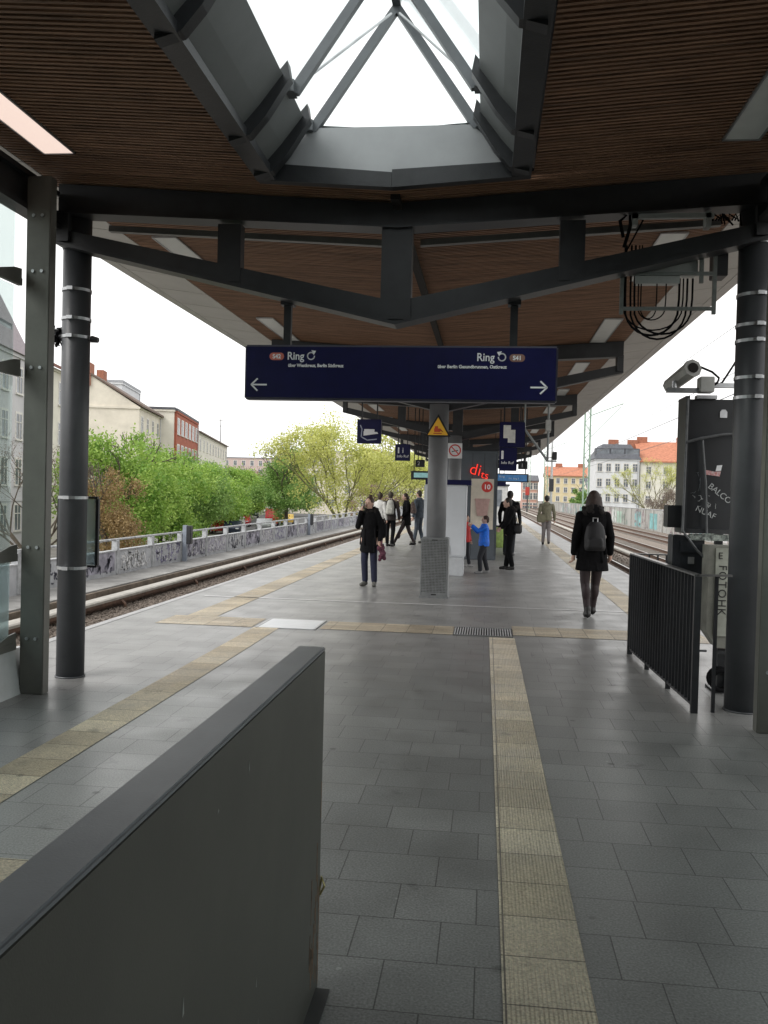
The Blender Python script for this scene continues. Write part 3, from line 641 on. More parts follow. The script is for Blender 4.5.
# framed notice board and loudspeaker on the left column
nb = thing('notice_board', 'small black framed board clamped behind the left column', 'notice board', (0, 7.26, 0))
MB().box(-3.68, -3.32, -.01, .02, 1.50, 1.52).box(-3.68, -3.32, -.01, .02, .91, .93).box(-3.68, -3.665, -.01, .02, .931, 1.499).box(-3.335, -3.31, -.01, .02, .931, 1.499).build('frame', blackp, nb)
MB().box(-3.664, -3.336, .0, .008, .932, 1.498).build('pane', glassf, nb)
ls = thing('column_camera', 'small dark camera with tangled cables behind the left column', 'security camera', (0, 7.1, 0))
MB().tube([(-3.58, .0, 2.86), (-3.67, .0, 2.87)], .045, 10).tube([(-3.33, .0, 2.84), (-3.27, .0, 2.83)], [.03, .022], 8).build('body', blackp, ls)
mb = MB(); r_ = random.Random(2)
for k in range(9): mb.tube([(-3.61+r_.uniform(-.04, .03), -.03+r_.uniform(-.04, .04), 2.86+r_.uniform(-.1, .08)) for j in range(5)], .007, 5)
mb.build('cable', blk, ls)
lp_ = thing('hoop_lamp', 'small lamp in a curved hoop bracket seen through the left glass screen', 'lamp', (0, 0, 0))
MB().tube([(-4.02, 7.6, 2.98), (-4.13, 7.6, 2.96), (-4.16, 7.6, 2.85), (-4.13, 7.6, 2.72), (-4.02, 7.6, 2.66)], .014, 7).build('bracket', steel, lp_)
MB().bevbox(-4.10, -3.98, 7.55, 7.67, 2.74, 2.93, .02).build('lamp_housing', mat('lamp_beige', (.55, .52, .40), .5, 0, .1), lp_)
MB().tube([(-4.02, 7.6, 2.98), (-3.7, 7.35, 2.98), (-3.47, 7.2, 2.95)], .012, 6).build('arm', steel, lp_)

# ================================================================== MID PLATFORM
cl = thing('column_casing', 'perforated grey metal casing around foot of the first centre column', 'column casing', (-.80, 14.02, 0))
perf = mat('perforated_steel', (.33, .345, .35), .35, .6, .15, 10)
MB().bevbox(-.215, .215, -.2, .24, .02, .94, .012).box(-.23, .23, -.215, .255, 0, .03).build('casing', perf, cl)
dots = MB()
for i in range(17):
    for j in range(34): dots.box(-.19+i*.0225, -.19+i*.0225+.010, -.2035, -.201, .09+j*.0245, .09+j*.0245+.011)
dots.build('perforations', black, cl)
MB().box(-.04, .04, -.206, -.2, .045, .062).box(-.045, .045, -.206, -.2, .90, .915).build('lock', black, cl)
tr = thing('warning_sign', 'yellow triangular warning sign with red pictogram on the centre column', 'warning sign', (-.80, 13.9, 0))
def tri(r, yb, ye): return MB().prism([(r*cos(a), 2.645+r*sin(a)) for a in (pi/2, pi/2+2*pi/3, pi/2+4*pi/3)], yb, ye)
tri(.235, -.012, 0).build('border', blackp, tr); tri(.185, -.016, -.0125).build('face', mat('warning_yellow', (.85, .48, .04), .5, 0, .05), tr)
MB().box(-.06, .035, -.019, -.0165, 2.60, 2.655).prism([(.03, 2.62), (.085, 2.60), (.075, 2.60), (.03, 2.66)], -.019, -.0165).box(-.05, .0, -.0195, -.0165, 2.655, 2.69).box(-.07, .06, -.0195, -.0165, 2.57, 2.585).build('pictogram', mat('picto_red', (.5, .07, .03), .5), tr)
ns = thing('prohibition_sign', 'round red and white prohibition sign on the second centre column', 'prohibition sign', (-.80, 21.11, 0))
MB().box(-.17, .17, -.02, -.005, 2.50, 2.86).build('plate', wpaint, ns)
rg = MB(); 
pts = [(.13*cos(t), 2.69+.13*sin(t)) for t in [2*pi*i/20 for i in range(21)]]
q = ribbon(pts, .03, -.024, -.0205); rg.v += q.v; rg.f += q.f
q = ribbon([(-.09, 2.78), (.09, 2.60)], .026, -.0235, -.0205); n0 = len(rg.v); rg.v += q.v; rg.f += [tuple(j+n0 for j in f) for f in q.f]
rg.build('ring', mat('sign_red', (.6, .05, .04), .5), ns)
ribbon([(-.07, 2.66), (.07, 2.69)], .02, -.0225, -.0205).build('pictogram', blackp, ns)
# white cabinet / information pillar
wc = thing('ticket_cabinet', 'tall pale grey cabinet with blue top board behind centre column', 'cabinet', (0, 17.8, 0))
wgrey = mat('cabinet_white', (.62, .65, .68), .45, 0, .06, 2)
MB().bevbox(-1.27, -.42, 0, .7, .38, 1.83, .015).build('body', wgrey, wc)
MB().bevbox(-1.25, -.45, .01, .68, 0, .378, .01).build('base', mat('cabinet_base', (.5, .52, .54), .5, 0, .08), wc)
MB().box(-1.24, -.45, -.008, -.001, .42, 1.80).build('door', wgrey, wc)
MB().box(-1.25, -.33, -.03, .73, 1.831, 1.93).build('top_board', navy, wc)
MB().box(-.745, -.73, -.03, -.009, .18+.25, .36+.25).build('handle', steel, wc)
# kiosk with red lettering and poster
ks = thing('kiosk', 'dark grey platform kiosk with red lettering and cup poster', 'kiosk', (0, 22.6, 0))
kg = mat('kiosk_grey', (.085, .10, .115), .45, 0, .1, 3)
MB().bevbox(-1.5, .24, 0, 3.2, 0, 2.78, .02).build('wall', kg, ks)
MB().box(-1.56, .30, -.06, 3.26, 2.782, 2.86).build('roof', steel, ks)
seams = MB()
for i in range(6): seams.box(.241, .246, .3+i*.5, .32+i*.5, .1, 2.7)
for i in range(6): seams.box(-1.3+i*.3, -1.294+i*.3, -.004, -.001, .1, 2.7)
seams.build('panel_seams', black, ks)
neon = mat('red_letters', (.7, .03, .02), .4, 0, .02, emit=((1, .05, .03), .7))
text('di', .42, neon, ks, (-.50, -.03, 2.19), name='lettering', ext=.02, rot=(pi/2, R(12), 0), bold=-.006)
text('ts', .28, neon, ks, (-.20, -.03, 2.09), name='lettering', ext=.02, rot=(pi/2, R(12), 0), bold=-.003)
MB().box(-.42, .15, -.03, -.005, .78, 2.06).build('poster', mat('poster_cream', (.60, .55, .46), .4, 0, .12, 3), ks)
MB().loft([(-.13, -.06, 1.12, .13, .02), (-.13, -.06, 1.5, .18, .03), (-.13, -.06, 1.52, .19, .03), (-.13, -.06, 1.56, .19, .03)], 20).build('poster_cup', mat('cup_rose', (.46, .30, .27), .5, 0, .1, 12), ks)
MB().tube([(-.02, -.034, 1.86), (-.02, -.031, 1.86)], .14, 24).build('price_disc', mat('sign_red', (.6, .05, .04), .5), ks)
text('10', .17, white, ks, (-.02, -.036, 1.80), align='CENTER', name='lettering', bold=.004)
MB().box(-.40, .13, -.035, -.031, .82, 1.0).build('poster_band', mat('band_cream', (.66, .60, .50), .5), ks)
# hanging signs
def hang_sign(x0, x1, z0, z1, Y, lab, fn=None, m=navy, rods=True, cat='sign'):
    t = thing('hanging_sign', lab, cat, (0, Y, 0)); MB().bevbox(x0, x1, -.05, .05, z0, z1, .008).build('panel', m, t)
    if rods:
        for x in (x0+.08, x1-.08): MB().box(x-.012, x+.012, -.012, .012, z1-.005, cz(x)+.02).build('hanger', steel, t)
    if fn: fn(t)
    return t
def f1(t):
    ribbon([(-2.33, 2.85), (-2.30, 2.78), (-2.31, 2.64), (-2.2, 2.58), (-2.03, 2.60)], .02, -.054, -.051).build('pictogram', mat('sign_grey', (.35, .38, .5), .5), t)
    MB().box(-2.26, -2.07, -.054, -.051, 2.70, 2.78).prism([(-2.27, 2.74), (-2.27, 2.66), (-2.0, 2.70), (-2.02, 2.73)], -.0555, -.0545).build('pictogram', white, t)
hang_sign(-2.39, -1.95, 2.52, 2.96, 16, 'square navy sign with white ticket pictogram hanging left of the centre column', f1)
def f2(t):
    text('i', .22, white, t, (-2.46, -.053, 2.74), bold=.01, name='lettering'); text('Info Ruf', .10, white, t, (-2.48, -.053, 2.62), name='lettering'); text('i', .22, white, t, (-2.34, -.053, 2.74), name='lettering')
hang_sign(-2.53, -2.12, 2.53, 2.98, 24, 'small navy sign with white letter i and Info Ruf hanging over left side', f2)
def f3(t):
    MB().box(.25, .38, -.054, -.051, 2.66, 2.89).box(.33, .46, -.0575, -.0545, 2.58, 2.81).build('paper_sheet', mat('sheet_white', (.7, .7, .66), .6), t)
hang_sign(.18, .63, 2.50, 2.95, 16, 'square navy sign with two pale sheets symbol hanging right of centre column', f3)
def f4(t):
    text('i', .2, white, t, (.22, -.053, 2.30), bold=.012); text('Info Ruf', .07, white, t, (.22, -.053, 2.20))
hang_sign(.19, .50, 2.08, 2.495, 16.02, 'narrow navy information sign directly below the two sheets sign', f4, rods=False)
def f5(t): text('2', .15, white, t, (-1.94, -.053, 2.43))
hang_sign(-2.0, -1.74, 2.38, 2.58, 24.3, 'small black track number sign above the teal departure display on left', f5, m=blackp)
def f6(t): text('1', .15, white, t, (.87, -.053, 2.43))
hang_sign(.80, 1.05, 2.38, 2.60, 24.3, 'small black track number sign above the blue departure display on right', f6, m=blackp)
def f7(t): MB().box(-2.02, -1.46, -.054, -.051, 2.09, 2.22).build('screen', mat('display_teal', (.2, .42, .42), .4, 0, .2, 12, emit=((.35, .6, .6), .25)), t)
hang_sign(-2.10, -1.40, 2.03, 2.27, 24.2, 'train departure display with teal screen hanging left of the centre column', f7, m=steel, cat='departure display')
def f8(t):
    MB().box(.26, 1.04, -.054, -.051, 2.05, 2.22).build('screen', mat('display_blue', (.04, .12, .28), .4, 0, .3, 12, emit=((.1, .3, .6), .2)), t)
    text('Ring', .08, white, t, (.30, -.056, 2.14)); text('S41  Ring 2', .06, white, t, (.55, -.056, 2.10))
hang_sign(.22, 1.08, 2.02, 2.25, 24.2, 'blue train departure display hanging right of the kiosk', f8, m=steel, cat='departure display')
hang_sign(.16, .66, 2.02, 2.25, 33, 'small far departure display deeper under the canopy', None, m=navy, cat='departure display')
# hanging pole with diagonal strut and camera (right of centre)
bk = thing('hanging_bracket', 'grey tubular bracket with diagonal strut and small black camera under right canopy', 'bracket', (0, 20, 0))
MB().tube([(1.30, 0, 4.0), (1.30, 0, 2.42)], .025, 8).tube([(.78, 0, 3.14), (1.30, 0, 2.44)], .028, 8).tube([(.78, 0, 3.14), (.78, 0, 3.98)], .02, 8).box(1.26, 1.5, -.02, .02, 2.42, 2.45).tube([(1.30, 0, 2.5), (1.4, 0, 2.52), (1.46, 0, 2.6)], .01, 6).build('tube_frame', mat('bracket_grey', (.22, .24, .24), .5, .3, .1), bk)
MB().bevbox(1.24, 1.36, -.05, .1, 3.1, 3.35, .01).build('junction_box', mat('box_pale', (.42, .43, .42), .5), bk)
MB().bevbox(1.40, 1.50, -.1, .08, 2.46, 2.64, .01).build('camera_head', blackp, bk)
lb = thing('litter_bin', 'round lime green litter bin standing beyond the kiosk corner', 'litter bin', (.37, 28.6, 0))
MB().loft([(0, 0, 0, .21, .21), (0, 0, .62, .26, .26), (0, 0, .66, .27, .27)], 20).build('bucket', mat('bin_green', (.38, .52, .16), .5, 0, .25, 8), lb, True); MB().loft([(0, 0, .661, .27, .27), (0, 0, .70, .22, .22)], 20).build('rim', steel, lb)
# bench in the distance left
# ================================================================== LEFT PARAPET WALL ALONG THE TRACK
pw = thing('graffiti_parapet', 'long low concrete parapet covered in graffiti with white handrail beyond left track', 'parapet', (-8.95, 0, 0))
y0w = 9.2; NP = 60; PP = 2.28
for i in range(NP):
    y = 20.6+PP*(i-5)
    MB().bevbox(-.075, .075, y-.07, y+.07, -.5, .33, .01).build('post', mat('parapet_paint_worn', (.40, .41, .42), .7, 0, .3, 6), pw)
wl = MB().box(-.05, .05, 20.6-5*PP-2.2, 20.6+PP*(NP-6), -.62, .07); wl.build('wall_panel', lconc, pw)
MB().box(-.07, .07, 20.6-5*PP-2.2, 20.6+PP*(NP-6), .0701, .095).build('wall_coping', mat('parapet_paint_worn', (.40, .41, .42), .7, 0, .3, 6), pw)
for i in range(-1, NP-1):
    y = 20.6+PP*(i-5)
    MB().tube([(0, y+.1, .345), (0, y+PP-.1+.2, .345)], .028, 8).build('handrail', mat('parapet_paint_worn', (.40, .41, .42), .7, 0, .3, 6), pw)
def graf(t, x, y0, y1, z0, z1, n, wd, m, seed, ncl=None):
    mb = scribble(n, y0, y1, z0, z1, wd, x, x+.004, seed)
    mb.v = [(b, a, c) for (a, b, c) in mb.v]
    return mb.build('graffiti', m, t)
gd = mat('graffiti_dark', (.10, .10, .13), .7, 0, .3, 10); gw = mat('graffiti_white', (.68, .68, .68), .7); gp = mat('graffiti_violet', (.24, .22, .34), .7, 0, .3, 10); ggr = mat('graffiti_grey', (.30, .29, .34), .8, 0, .5, 3)
for i in range(26):
    y = 20.6+PP*(i-2); n = 40 if i < 12 else 20
    if i != 2: MB().box(.0505, .053, y+.16, y+PP-.16, -.40, .05).build('graffiti_field', ggr if i % 3 else lconc, pw)
    graf(pw, .0535, y+.15, y+PP-.15, -.42, .05, n, .035, (gd, gd, gw, gp, gd, gw)[i % 6], 40+i)
    if i in (3, 4, 6, 8): graf(pw, .058, y+.15, y+PP-.15, -.40, .04, 12, .03, gw, 140+i)
text('PAUSO', .50, gw, pw, (.056, 20.82, -.40), name='graffiti', rot=(pi/2, 0, pi/2), sp=1.0, bold=.006)
for (y, lab) in ((25.16, 'nearer black signal box on grey post at the graffiti parapet'), (43.4, 'farther black signal box rising above the graffiti parapet')):
    t = thing('signal_box', lab, 'signal box', (-8.80, y, 0)); MB().box(-.06, .06, -.06, .06, -.55, .55).build('post', mat('box_post', (.24, .27, .32), .6), t); MB().bevbox(.062, .20, -.10, .10, .0, .54, .015).build('box', blackp, t)

# noise barrier on the right
nbw = thing('noise_barrier', 'long grey noise barrier wall with pale graffiti beyond the right tracks', 'noise barrier', (15.4, 0, 0))
MB().box(0, .18, 20, 330, -1.2, .80).build('wall_panel', mat('barrier_concrete', (.40, .40, .38), .85, 0, .22, .35, .2, 20, stretch=(1, 1, .3)), nbw)
MB().box(-.03, .21, 20, 330, .801, .86).build('coping', lconc, nbw)
for i in range(70): MB().box(-.05, -.001, 20+4.3*i, 20.16+4.3*i, -1.2, .80).build('post', concr, nbw)
cols_ = [mat('graffiti_teal', (.22, .45, .46), .7, 0, .4, 1), mat('graffiti_pale', (.62, .62, .62), .7, 0, .25, 1), mat('graffiti_mint', (.36, .50, .42), .7, 0, .4, 1), mat('graffiti_rose', (.45, .36, .38), .7, 0, .3, 1)]
r_ = random.Random(12)
for i in range(34):
    y = 44+4.3*i
    if r_.random() < .75: graf(nbw, -.012, y+.3, y+3.9, -1.0, .65, 16, .16, cols_[r_.randrange(4)], 300+i)
    if r_.random() < .6: MB().box(-.006, -.001, y+.3, y+4.0, -1.0, r_.uniform(.2, .7)).build('graffiti_field', cols_[r_.randrange(4)], nbw)

# ================================================================== BUILDINGS
wtrim = mat('window_trim', (.62, .60, .56), .6); wpane = mat('window_pane_hazed', (.14, .155, .175), .2, 0, .5, .5, spec=.35)  # pane colour lightened to carry the haze of distance
tileo = mat('roof_tile_orange_hazed', (.42, .17, .10), .8, 0, .25, 2, stretch=(1, 1, 4)); slate = mat('roof_slate', (.09, .095, .11), .7, 0, .2, 2); brickc = mat('chimney_brick', (.32, .13, .08), .9, 0, .2, 4)  # orange tiles desaturated, distance haze put into their colour
def building(label, x, y, rz, L_, D_, z0, H, wm, rm, rh, floors, nw, name='apartment_building', gable=True, ww=1.1, wh=1.6, faces=('x',), chim=(.3, .7), dorm=0, z1w=None, cat='building', inset=0.):
    """local frame: origin at the corner, facade along +Y (length L_), depth towards -X; faces: 'x' the long side at x=0, 'y' the end at y=0"""
    t = thing(name, label, cat, (x, y, z0), rz)
    MB().box(-D_, 0, 0, L_, 0, H).box(-D_-.12, .12, -.12, L_+.12, H-.25, H-.02).box(-D_-.06, .06, -.06, L_+.06, H*.27, H*.27+.18).build('wall', wm, t)
    if faces: MB().tube([(.12, L_-.3, 0), (.12, L_-.3, H-.3)], .07, 6).build('downpipe', zinc, t)
    if rh > 0:
        if gable:
            MB().prism([(-D_, H+.001), (0, H+.001), (-D_/2, H+rh-.02)], 0, L_).build('gable_wall', wm, t)
            rfm = MB().prism([(.45, H-.08), (.45, H+.14), (-D_/2, H+rh+.22), (-D_-.45, H+.14), (-D_-.45, H-.08), (-D_/2, H+rh)], -.2, L_+.2)
        else: rfm = MB().hexa([(-D_-.3, -.3, H), (.3, -.3, H), (.3, L_+.3, H), (-D_-.3, L_+.3, H), (-D_+2, 1.4, H+rh), (-1.6, 1.4, H+rh), (-1.6, L_-1.4, H+rh), (-D_+2, L_-1.4, H+rh)])
        ro = rfm.build('roof', rm, t)
    else: ro = MB().box(-D_-.15, .15, -.15, L_+.15, H, H+.3).build('roof', rm, t)
    for f in chim: MB().box(-D_/2-.4, -D_/2+.4, L_*f-.9, L_*f+.9, H+max(rh, .3)*.6, H+rh+1.1).build('chimney', brickc, ro)
    for k in range(dorm):
        yy = L_*(k+.5)/dorm
        d = MB().box(-2.2, -.35, yy-1.3, yy+1.3, H+.4, H+1.9).build('dormer', slate, ro)
        MB().box(-.349, -.33, yy-1.1, yy+1.1, H+.6, H+1.7).build('pane', wpane, d)
    protos = {}
    for fc in faces:
        run = L_ if fc == 'x' else D_; n = nw if fc == 'x' else max(1, int(nw*D_/L_))
        for fl in range(floors):
            for k in range(n):
                u = run*(k+.5)/n; z = 1.2+(H-1.2)*(fl)/floors+.5
                if fc not in protos:
                    m = MB()
                    if fc == 'x': m.box(0, .03, -ww/2-.14, -ww/2, -.12, wh+.14).box(0, .03, ww/2, ww/2+.14, -.12, wh+.14).box(0, .03, -ww/2, ww/2, wh, wh+.14).box(0, .12, -ww/2-.2, ww/2+.2, -.16, -.04).box(.0, .05, -.03, .03, 0, wh).box(0, .05, -ww/2, ww/2, wh*.64, wh*.64+.06); p = MB().box(.0, .02, -ww/2, ww/2, -.04, wh)
                    else: m.box(-ww/2-.14, -ww/2, -.06, 0, -.12, wh+.14).box(ww/2, ww/2+.14, -.06, 0, -.12, wh+.14).box(-ww/2, ww/2, -.06, 0, wh, wh+.14).box(-ww/2-.2, ww/2+.2, -.12, 0, -.16, -.04).box(-.03, .03, -.05, 0, 0, wh).box(-ww/2, ww/2, -.05, 0, wh*.64, wh*.64+.06); p = MB().box(-ww/2, ww/2, -.02, 0, -.04, wh)
                    o = m.build('window', wtrim, t); p.build('pane', wpane, o); protos[fc] = o
                else:
                    o = dup(protos[fc], t)
                o.location = (0, u, z) if fc == 'x' else (-D_+u if fc == 'y' else 0, 0, z)
    return t
cream = mat('render_cream_hazed', (.66, .61, .52), .9, 0, .1, .6); cream2 = mat('render_pale_cream', (.67, .64, .56), .9, 0, .08, .6)  # first cream is paled, with haze put into the colour
bluegr = mat('render_blue_grey', (.52, .51, .52), .9, 0, .08, .6); whiter = mat('render_white', (.62, .63, .64), .9, 0, .08, .5)
brick = mat('red_brick', (.34, .10, .06), .9, 0, .15, 1.2); yel = mat('render_yellow_hazed', (.62, .53, .34), .9, 0, .08, .5)  # yellow is paled as if seen through haze, all in the colour
AN = math.atan(.2)   # street direction, the facades face the street (+X local)
fx = lambda Y: -19.8-.2*Y
fx2 = lambda Y: -17.8-.2*Y
building('blue grey house with pink corner bands and dark roof seen through left glass screen', fx(38), 38, AN, 19, 12, -3, 13.2, bluegr, mat('roof_rose_slate', (.30, .26, .28), .8), 4.5, 4, 7, dorm=3, gable=False)
t = MB(); 
pk = thing('facade_pier', 'pink rendered pier between blue grey house and cream house', 'pier', (fx(57.0)+.06, 57.0, -3), AN)
MB().box(-.3, .12, 0, 2.6, 0, 13.4).build('pier', mat('render_pink', (.50, .22, .20), .9, 0, .1, 1), pk)
building('cream house with dark red roof between the left glass screen and round column', fx(60)+.1, 60, AN, 9, 12, -3, 13.4, cream2, mat('roof_dark_red', (.20, .08, .06), .8), 2.8, 4, 3, chim=(.5,))
building('large cream gable house with brick chimneys left of the red brick block', fx(95), 95, AN, 13.5, 11.5, -3, 13.7, cream, mat('roof_brown', (.14, .10, .08), .8), 3.6, 4, 4, chim=(.05, .5))
building('pale grey rooftop block rising behind the cream gable house', fx(112)-6, 112, AN, 12, 10, -3, 18.5, whiter, mat('roof_grey', (.35, .36, .38), .8), 0, 5, 4, chim=())
building('cream block with blank gable wall adjoining the red brick facade', fx2(108.6)-.25, 108.6, AN, 22, 9, -3, 14.7, cream2, slate, 0, 4, 1, chim=(), faces=())
building('red brick apartment facade with rows of pale framed windows', fx2(108.8), 109, AN, 21, .6, -3, 14.6, brick, slate, 0, 4, 6, chim=(), ww=1.9, wh=1.9, name='brick_building')
building('long pale cream house beyond the red brick facade', fx2(131), 131, AN, 44, 10, -3, 13.4, cream2, mat('roof_brown', (.14, .10, .08), .8), 1.6, 4, 10, chim=(.4,), faces=('x', 'y'))
building('distant pale office block above the end of the street', -70, 290, R(-90)+0, 34, 14, -3, 17, whiter, mat('roof_grey', (.35, .36, .38), .8), 0, 5, 10, chim=(), faces=('x',))
building('distant pinkish block at the far end of street', -92, 300, R(-90), 18, 14, -3, 16, mat('render_rose', (.5, .40, .37), .9), slate, 0, 5, 6, chim=(), faces=('x',))
building('far cream apartment block behind the yellow green trees', -46, 190, R(-90), 42, 12, -3, 13.5, cream, mat('roof_grey', (.35, .36, .38), .8), 0, 4, 12, chim=(.5,), faces=('x',))
# right side: facades face the camera (rotated so +X local points to -Y)
def front(label, xa, xb, Y, H, wm, rm, rh, fl, nw, **k):
    return building(label, xa, Y, R(-90), xb-xa, 12, -3, H, wm, rm, rh, fl, nw, **k)
front('white apartment house with dark slate mansard roof beyond the right tracks', 18.8, 26.4, 160, 11.9, whiter, slate, 2.7, 4, 5, ww=.75, wh=1.3, gable=False, dorm=3, chim=(.5, .95))
front('pale yellow apartment house with orange tiled roof beyond the right tracks', 26.6, 50, 160.4, 11.5, mat('render_ivory', (.66, .64, .56), .9, 0, .08, .6), tileo, 3.7, 4, 8, ww=.8, wh=1.2, gable=True, chim=(.05, .35, .62), dorm=1)
front('distant yellow apartment building with orange roof left of the lattice mast', 15.2, 27, 235, 10.6, yel, tileo, 2.4, 4, 6, ww=.8, wh=1.2, chim=(.3, .8), faces=('x',))
front('small dark roofed cream house right behind the lattice mast', 22.5, 26, 205, 7.0, cream, slate, 2.4, 2, 2, chim=())
front('far brick house beside the end of the platform', 9.2, 13.4, 240, 9.2, mat('brick_rose_hazed', (.50, .30, .25), .9), slate, 1.5, 3, 3, chim=())  # brick colour paled to pink to stand in for distance haze

# ================================================================== TREES
def mesh_np(name, verts, quads, m):
    me = bpy.data.meshes.new(name); nv, nq = len(verts), len(quads)
    me.vertices.add(nv); me.vertices.foreach_set('co', verts.astype(np.float32).ravel())
    me.loops.add(nq*4); me.loops.foreach_set('vertex_index', quads.astype(np.int32).ravel())
    me.polygons.add(nq); me.polygons.foreach_set('loop_start', np.arange(0, nq*4, 4, dtype=np.int32)); me.update(calc_edges=True); me.validate()
    me.materials.append(m); return me
def leaves(centers, per, sig, size, seed, droop=0, asp=.6):
    g = np.random.default_rng(seed); c = np.repeat(np.array(centers), per, axis=0); n = len(c)
    off = g.normal(0, 1, (n, 3))*np.array(sig); off[:, 2] -= np.abs(g.normal(0, 1, n))*droop
    p = c+off; a = g.normal(0, 1, (n, 3)); a[:, 2] -= droop*.8; a /= np.linalg.norm(a, axis=1)[:, None]
    b = g.normal(0, 1, (n, 3)); b -= a*(a*b).sum(1)[:, None]; b /= np.linalg.norm(b, axis=1)[:, None]
    s = size*g.uniform(.6, 1.3, n)[:, None]
    v = np.stack([p-a*s-b*s*asp*.3, p+b*s*asp, p+a*s, p-b*s*asp], 1).reshape(-1, 3); return v, np.arange(n*4).reshape(-1, 4)
def grow(p, d, l, r, dep, segs, tips, g, spread, up, nch):
    q = p+d*l+V((g.uniform(-1, 1), g.uniform(-1, 1), g.uniform(-1, 1)))*l*.08; segs.append((p, q, r, r*.68))
    if dep <= 2: tips.append(q)
    if dep == 0: return
    for k in range(nch if dep > 1 else 3):
        nd = (d+V((g.uniform(-1, 1), g.uniform(-1, 1), g.uniform(-.6, .8)))*spread+V((0, 0, up))).normalized()
        grow(q, nd, l*g.uniform(.66, .86), r*.66, dep-1, segs, tips, g, spread, up, nch)
def make_tree(label, loc, H, Rr, leafm, barkm, seed, style='dense', group=None, size=.16, dens=1., fill=0):
    g = random.Random(seed); t = thing('tree', label, 'tree', loc, g.uniform(0, 6), group)
    segs, tips = [], []
    if style == 'dense':
        grow(V((0, 0, 0)), V((g.uniform(-.05, .05), 0, 1)), H*.30, H*.028, 5, segs, tips, g, .75, .12, 2)
        cc_ = []
        for k in range(int(52*dens)):
            ph = g.uniform(0, 6.28); u = g.uniform(-1, 1); rr = g.random()**.35
            x, y_, z = cos(ph)*sqrt(1-u*u)*rr, sin(ph)*sqrt(1-u*u)*rr, u*rr
            cc_.append((x*Rr*(1+.22*sin(3*ph+seed)), y_*Rr*(1+.2*cos(2*ph+seed)), H*.58+z*H*.42))
        v, q = leaves(cc_, 430, (Rr*.125, Rr*.125, Rr*.085), size*.56, seed, droop=.3)
    else:
        nb_ = 8
        grow(V((0, 0, 0)), V((0, 0, 1)), H*.13, H*.022, 0, segs, tips, g, 0, 0, 1); tips.clear(); base = segs[-1][1]
        for k in range(nb_):
            a = 2*pi*k/nb_+g.uniform(-.3, .3); d = V((cos(a)*.62, sin(a)*.62, g.uniform(.5, 1.0))).normalized()
            grow(base, d, H*.225, H*.0095, 5, segs, tips, g, .52, .14, 2)
        tips2 = [tuple(p) for p in tips]
        v, q = leaves(tips2, int(30*dens), (Rr*.08, Rr*.08, Rr*.07), size*.6, seed)
        if fill:
            cc_ = []
            for k in range(int(70*fill)):
                ph = g.uniform(0, 6.28); u = g.uniform(-.75, 1); rr = g.random()**.3
                cc_.append((cos(ph)*sqrt(1-u*u)*rr*Rr, sin(ph)*sqrt(1-u*u)*rr*Rr, H*.56+u*rr*H*.42))
            v2, q2 = leaves(cc_, 150, (Rr*.12, Rr*.12, Rr*.10), size*.55, seed+1); q = np.vstack([q, q2+len(v)]); v = np.vstack([v, v2])
    br = MB()
    for (a, b, r0, r1) in segs: br.tube([a, b], [r0, r1], 6, False)
    br.build('trunk', barkm, t)
    me = mesh_np('crown', v, q, leafm); o = bpy.data.objects.new('crown', me); COL.objects.link(o); o.parent = t
    return t
def leafmat(name, a, b, tr=.35): return mat(name, a, .55, 0, .2, 1.1, col2=b, transl=tr)
lg = leafmat('leaves_fresh_green', (.13, .29, .035), (.44, .60, .13)); lg2 = leafmat('leaves_mid_green', (.12, .25, .05), (.30, .44, .12)); ly = leafmat('leaves_yellow_green', (.40, .44, .10), (.66, .66, .22))
lb_ = leafmat('leaves_brown', (.20, .13, .05), (.32, .22, .09), .2); lbr = leafmat('twigs_brown', (.13, .10, .08), (.24, .19, .15), .1)
bark = mat('bark', (.09, .075, .055), .9, 0, .3, 5, .4, 20); barky = mat('bark_mossy', (.20, .19, .10), .9, 0, .3, 3, .3, 20)
ordn = ['first', 'second', 'third', 'fourth', 'fifth', 'sixth', 'seventh', 'eighth', 'ninth', 'tenth']
rr2 = random.Random(9)
for i in range(10):
    Y = 50+10.3*i; X = -21.6-.2*(Y-51)+rr2.uniform(-.7, .7)
    make_tree('fresh green street tree, %s from the near end of the row' % ordn[i], (X, Y, -3), (7.9 if i == 0 else 7.3+.08*i)+rr2.uniform(-.25, .25), 4.1+rr2.uniform(-.3, .3), lg if i % 3 != 2 else lg2, bark, 20+i, group='green street trees along the left street', size=.17+.012*i, dens=1.25)
make_tree('brown budding tree in front of the green trees behind the left column', (-16.6, 38, -3), 5.5, 1.9, lb_, bark, 51, size=.085, dens=.9)
make_tree('slim brown bare tree seen through the left glass screen', (-21.5, 40, -3), 7.5, 3.2, lbr, bark, 52, style='open', size=.06, dens=.35)
make_tree('big spreading yellow green tree with visible branches left of the signs', (-12.3, 76, -3), 11.8, 4.5, ly, barky, 53, style='open', size=.17, dens=.8, fill=1.0)
make_tree('mid green tree standing left of the big yellow green tree', (-22.5, 98, -3), 9.6, 3.7, lg2, bark, 54, size=.2, dens=.9)
make_tree('smaller yellow green tree right of the big one behind the hanging signs', (-11.5, 112, -3), 10.6, 4.6, ly, barky, 55, style='open', size=.22, dens=.7, fill=.9)
make_tree('purplish brown bush behind the waiting group on the left', (-12.2, 93, -3), 5.6, 2.8, leafmat('leaves_plum', (.17, .10, .09), (.30, .2, .15), .1), bark, 56, size=.14, dens=.6)
make_tree('reddish brown tree at the far end of the left street', (-52, 190, -3), 10, 6, leafmat('leaves_reddish', (.22, .12, .07), (.34, .2, .12), .1), bark, 57, size=.3, dens=.6)
make_tree('pale green tree on the far left behind the row end', (-38, 165, -3), 10, 5, lg2, bark, 58, size=.3, dens=.8)
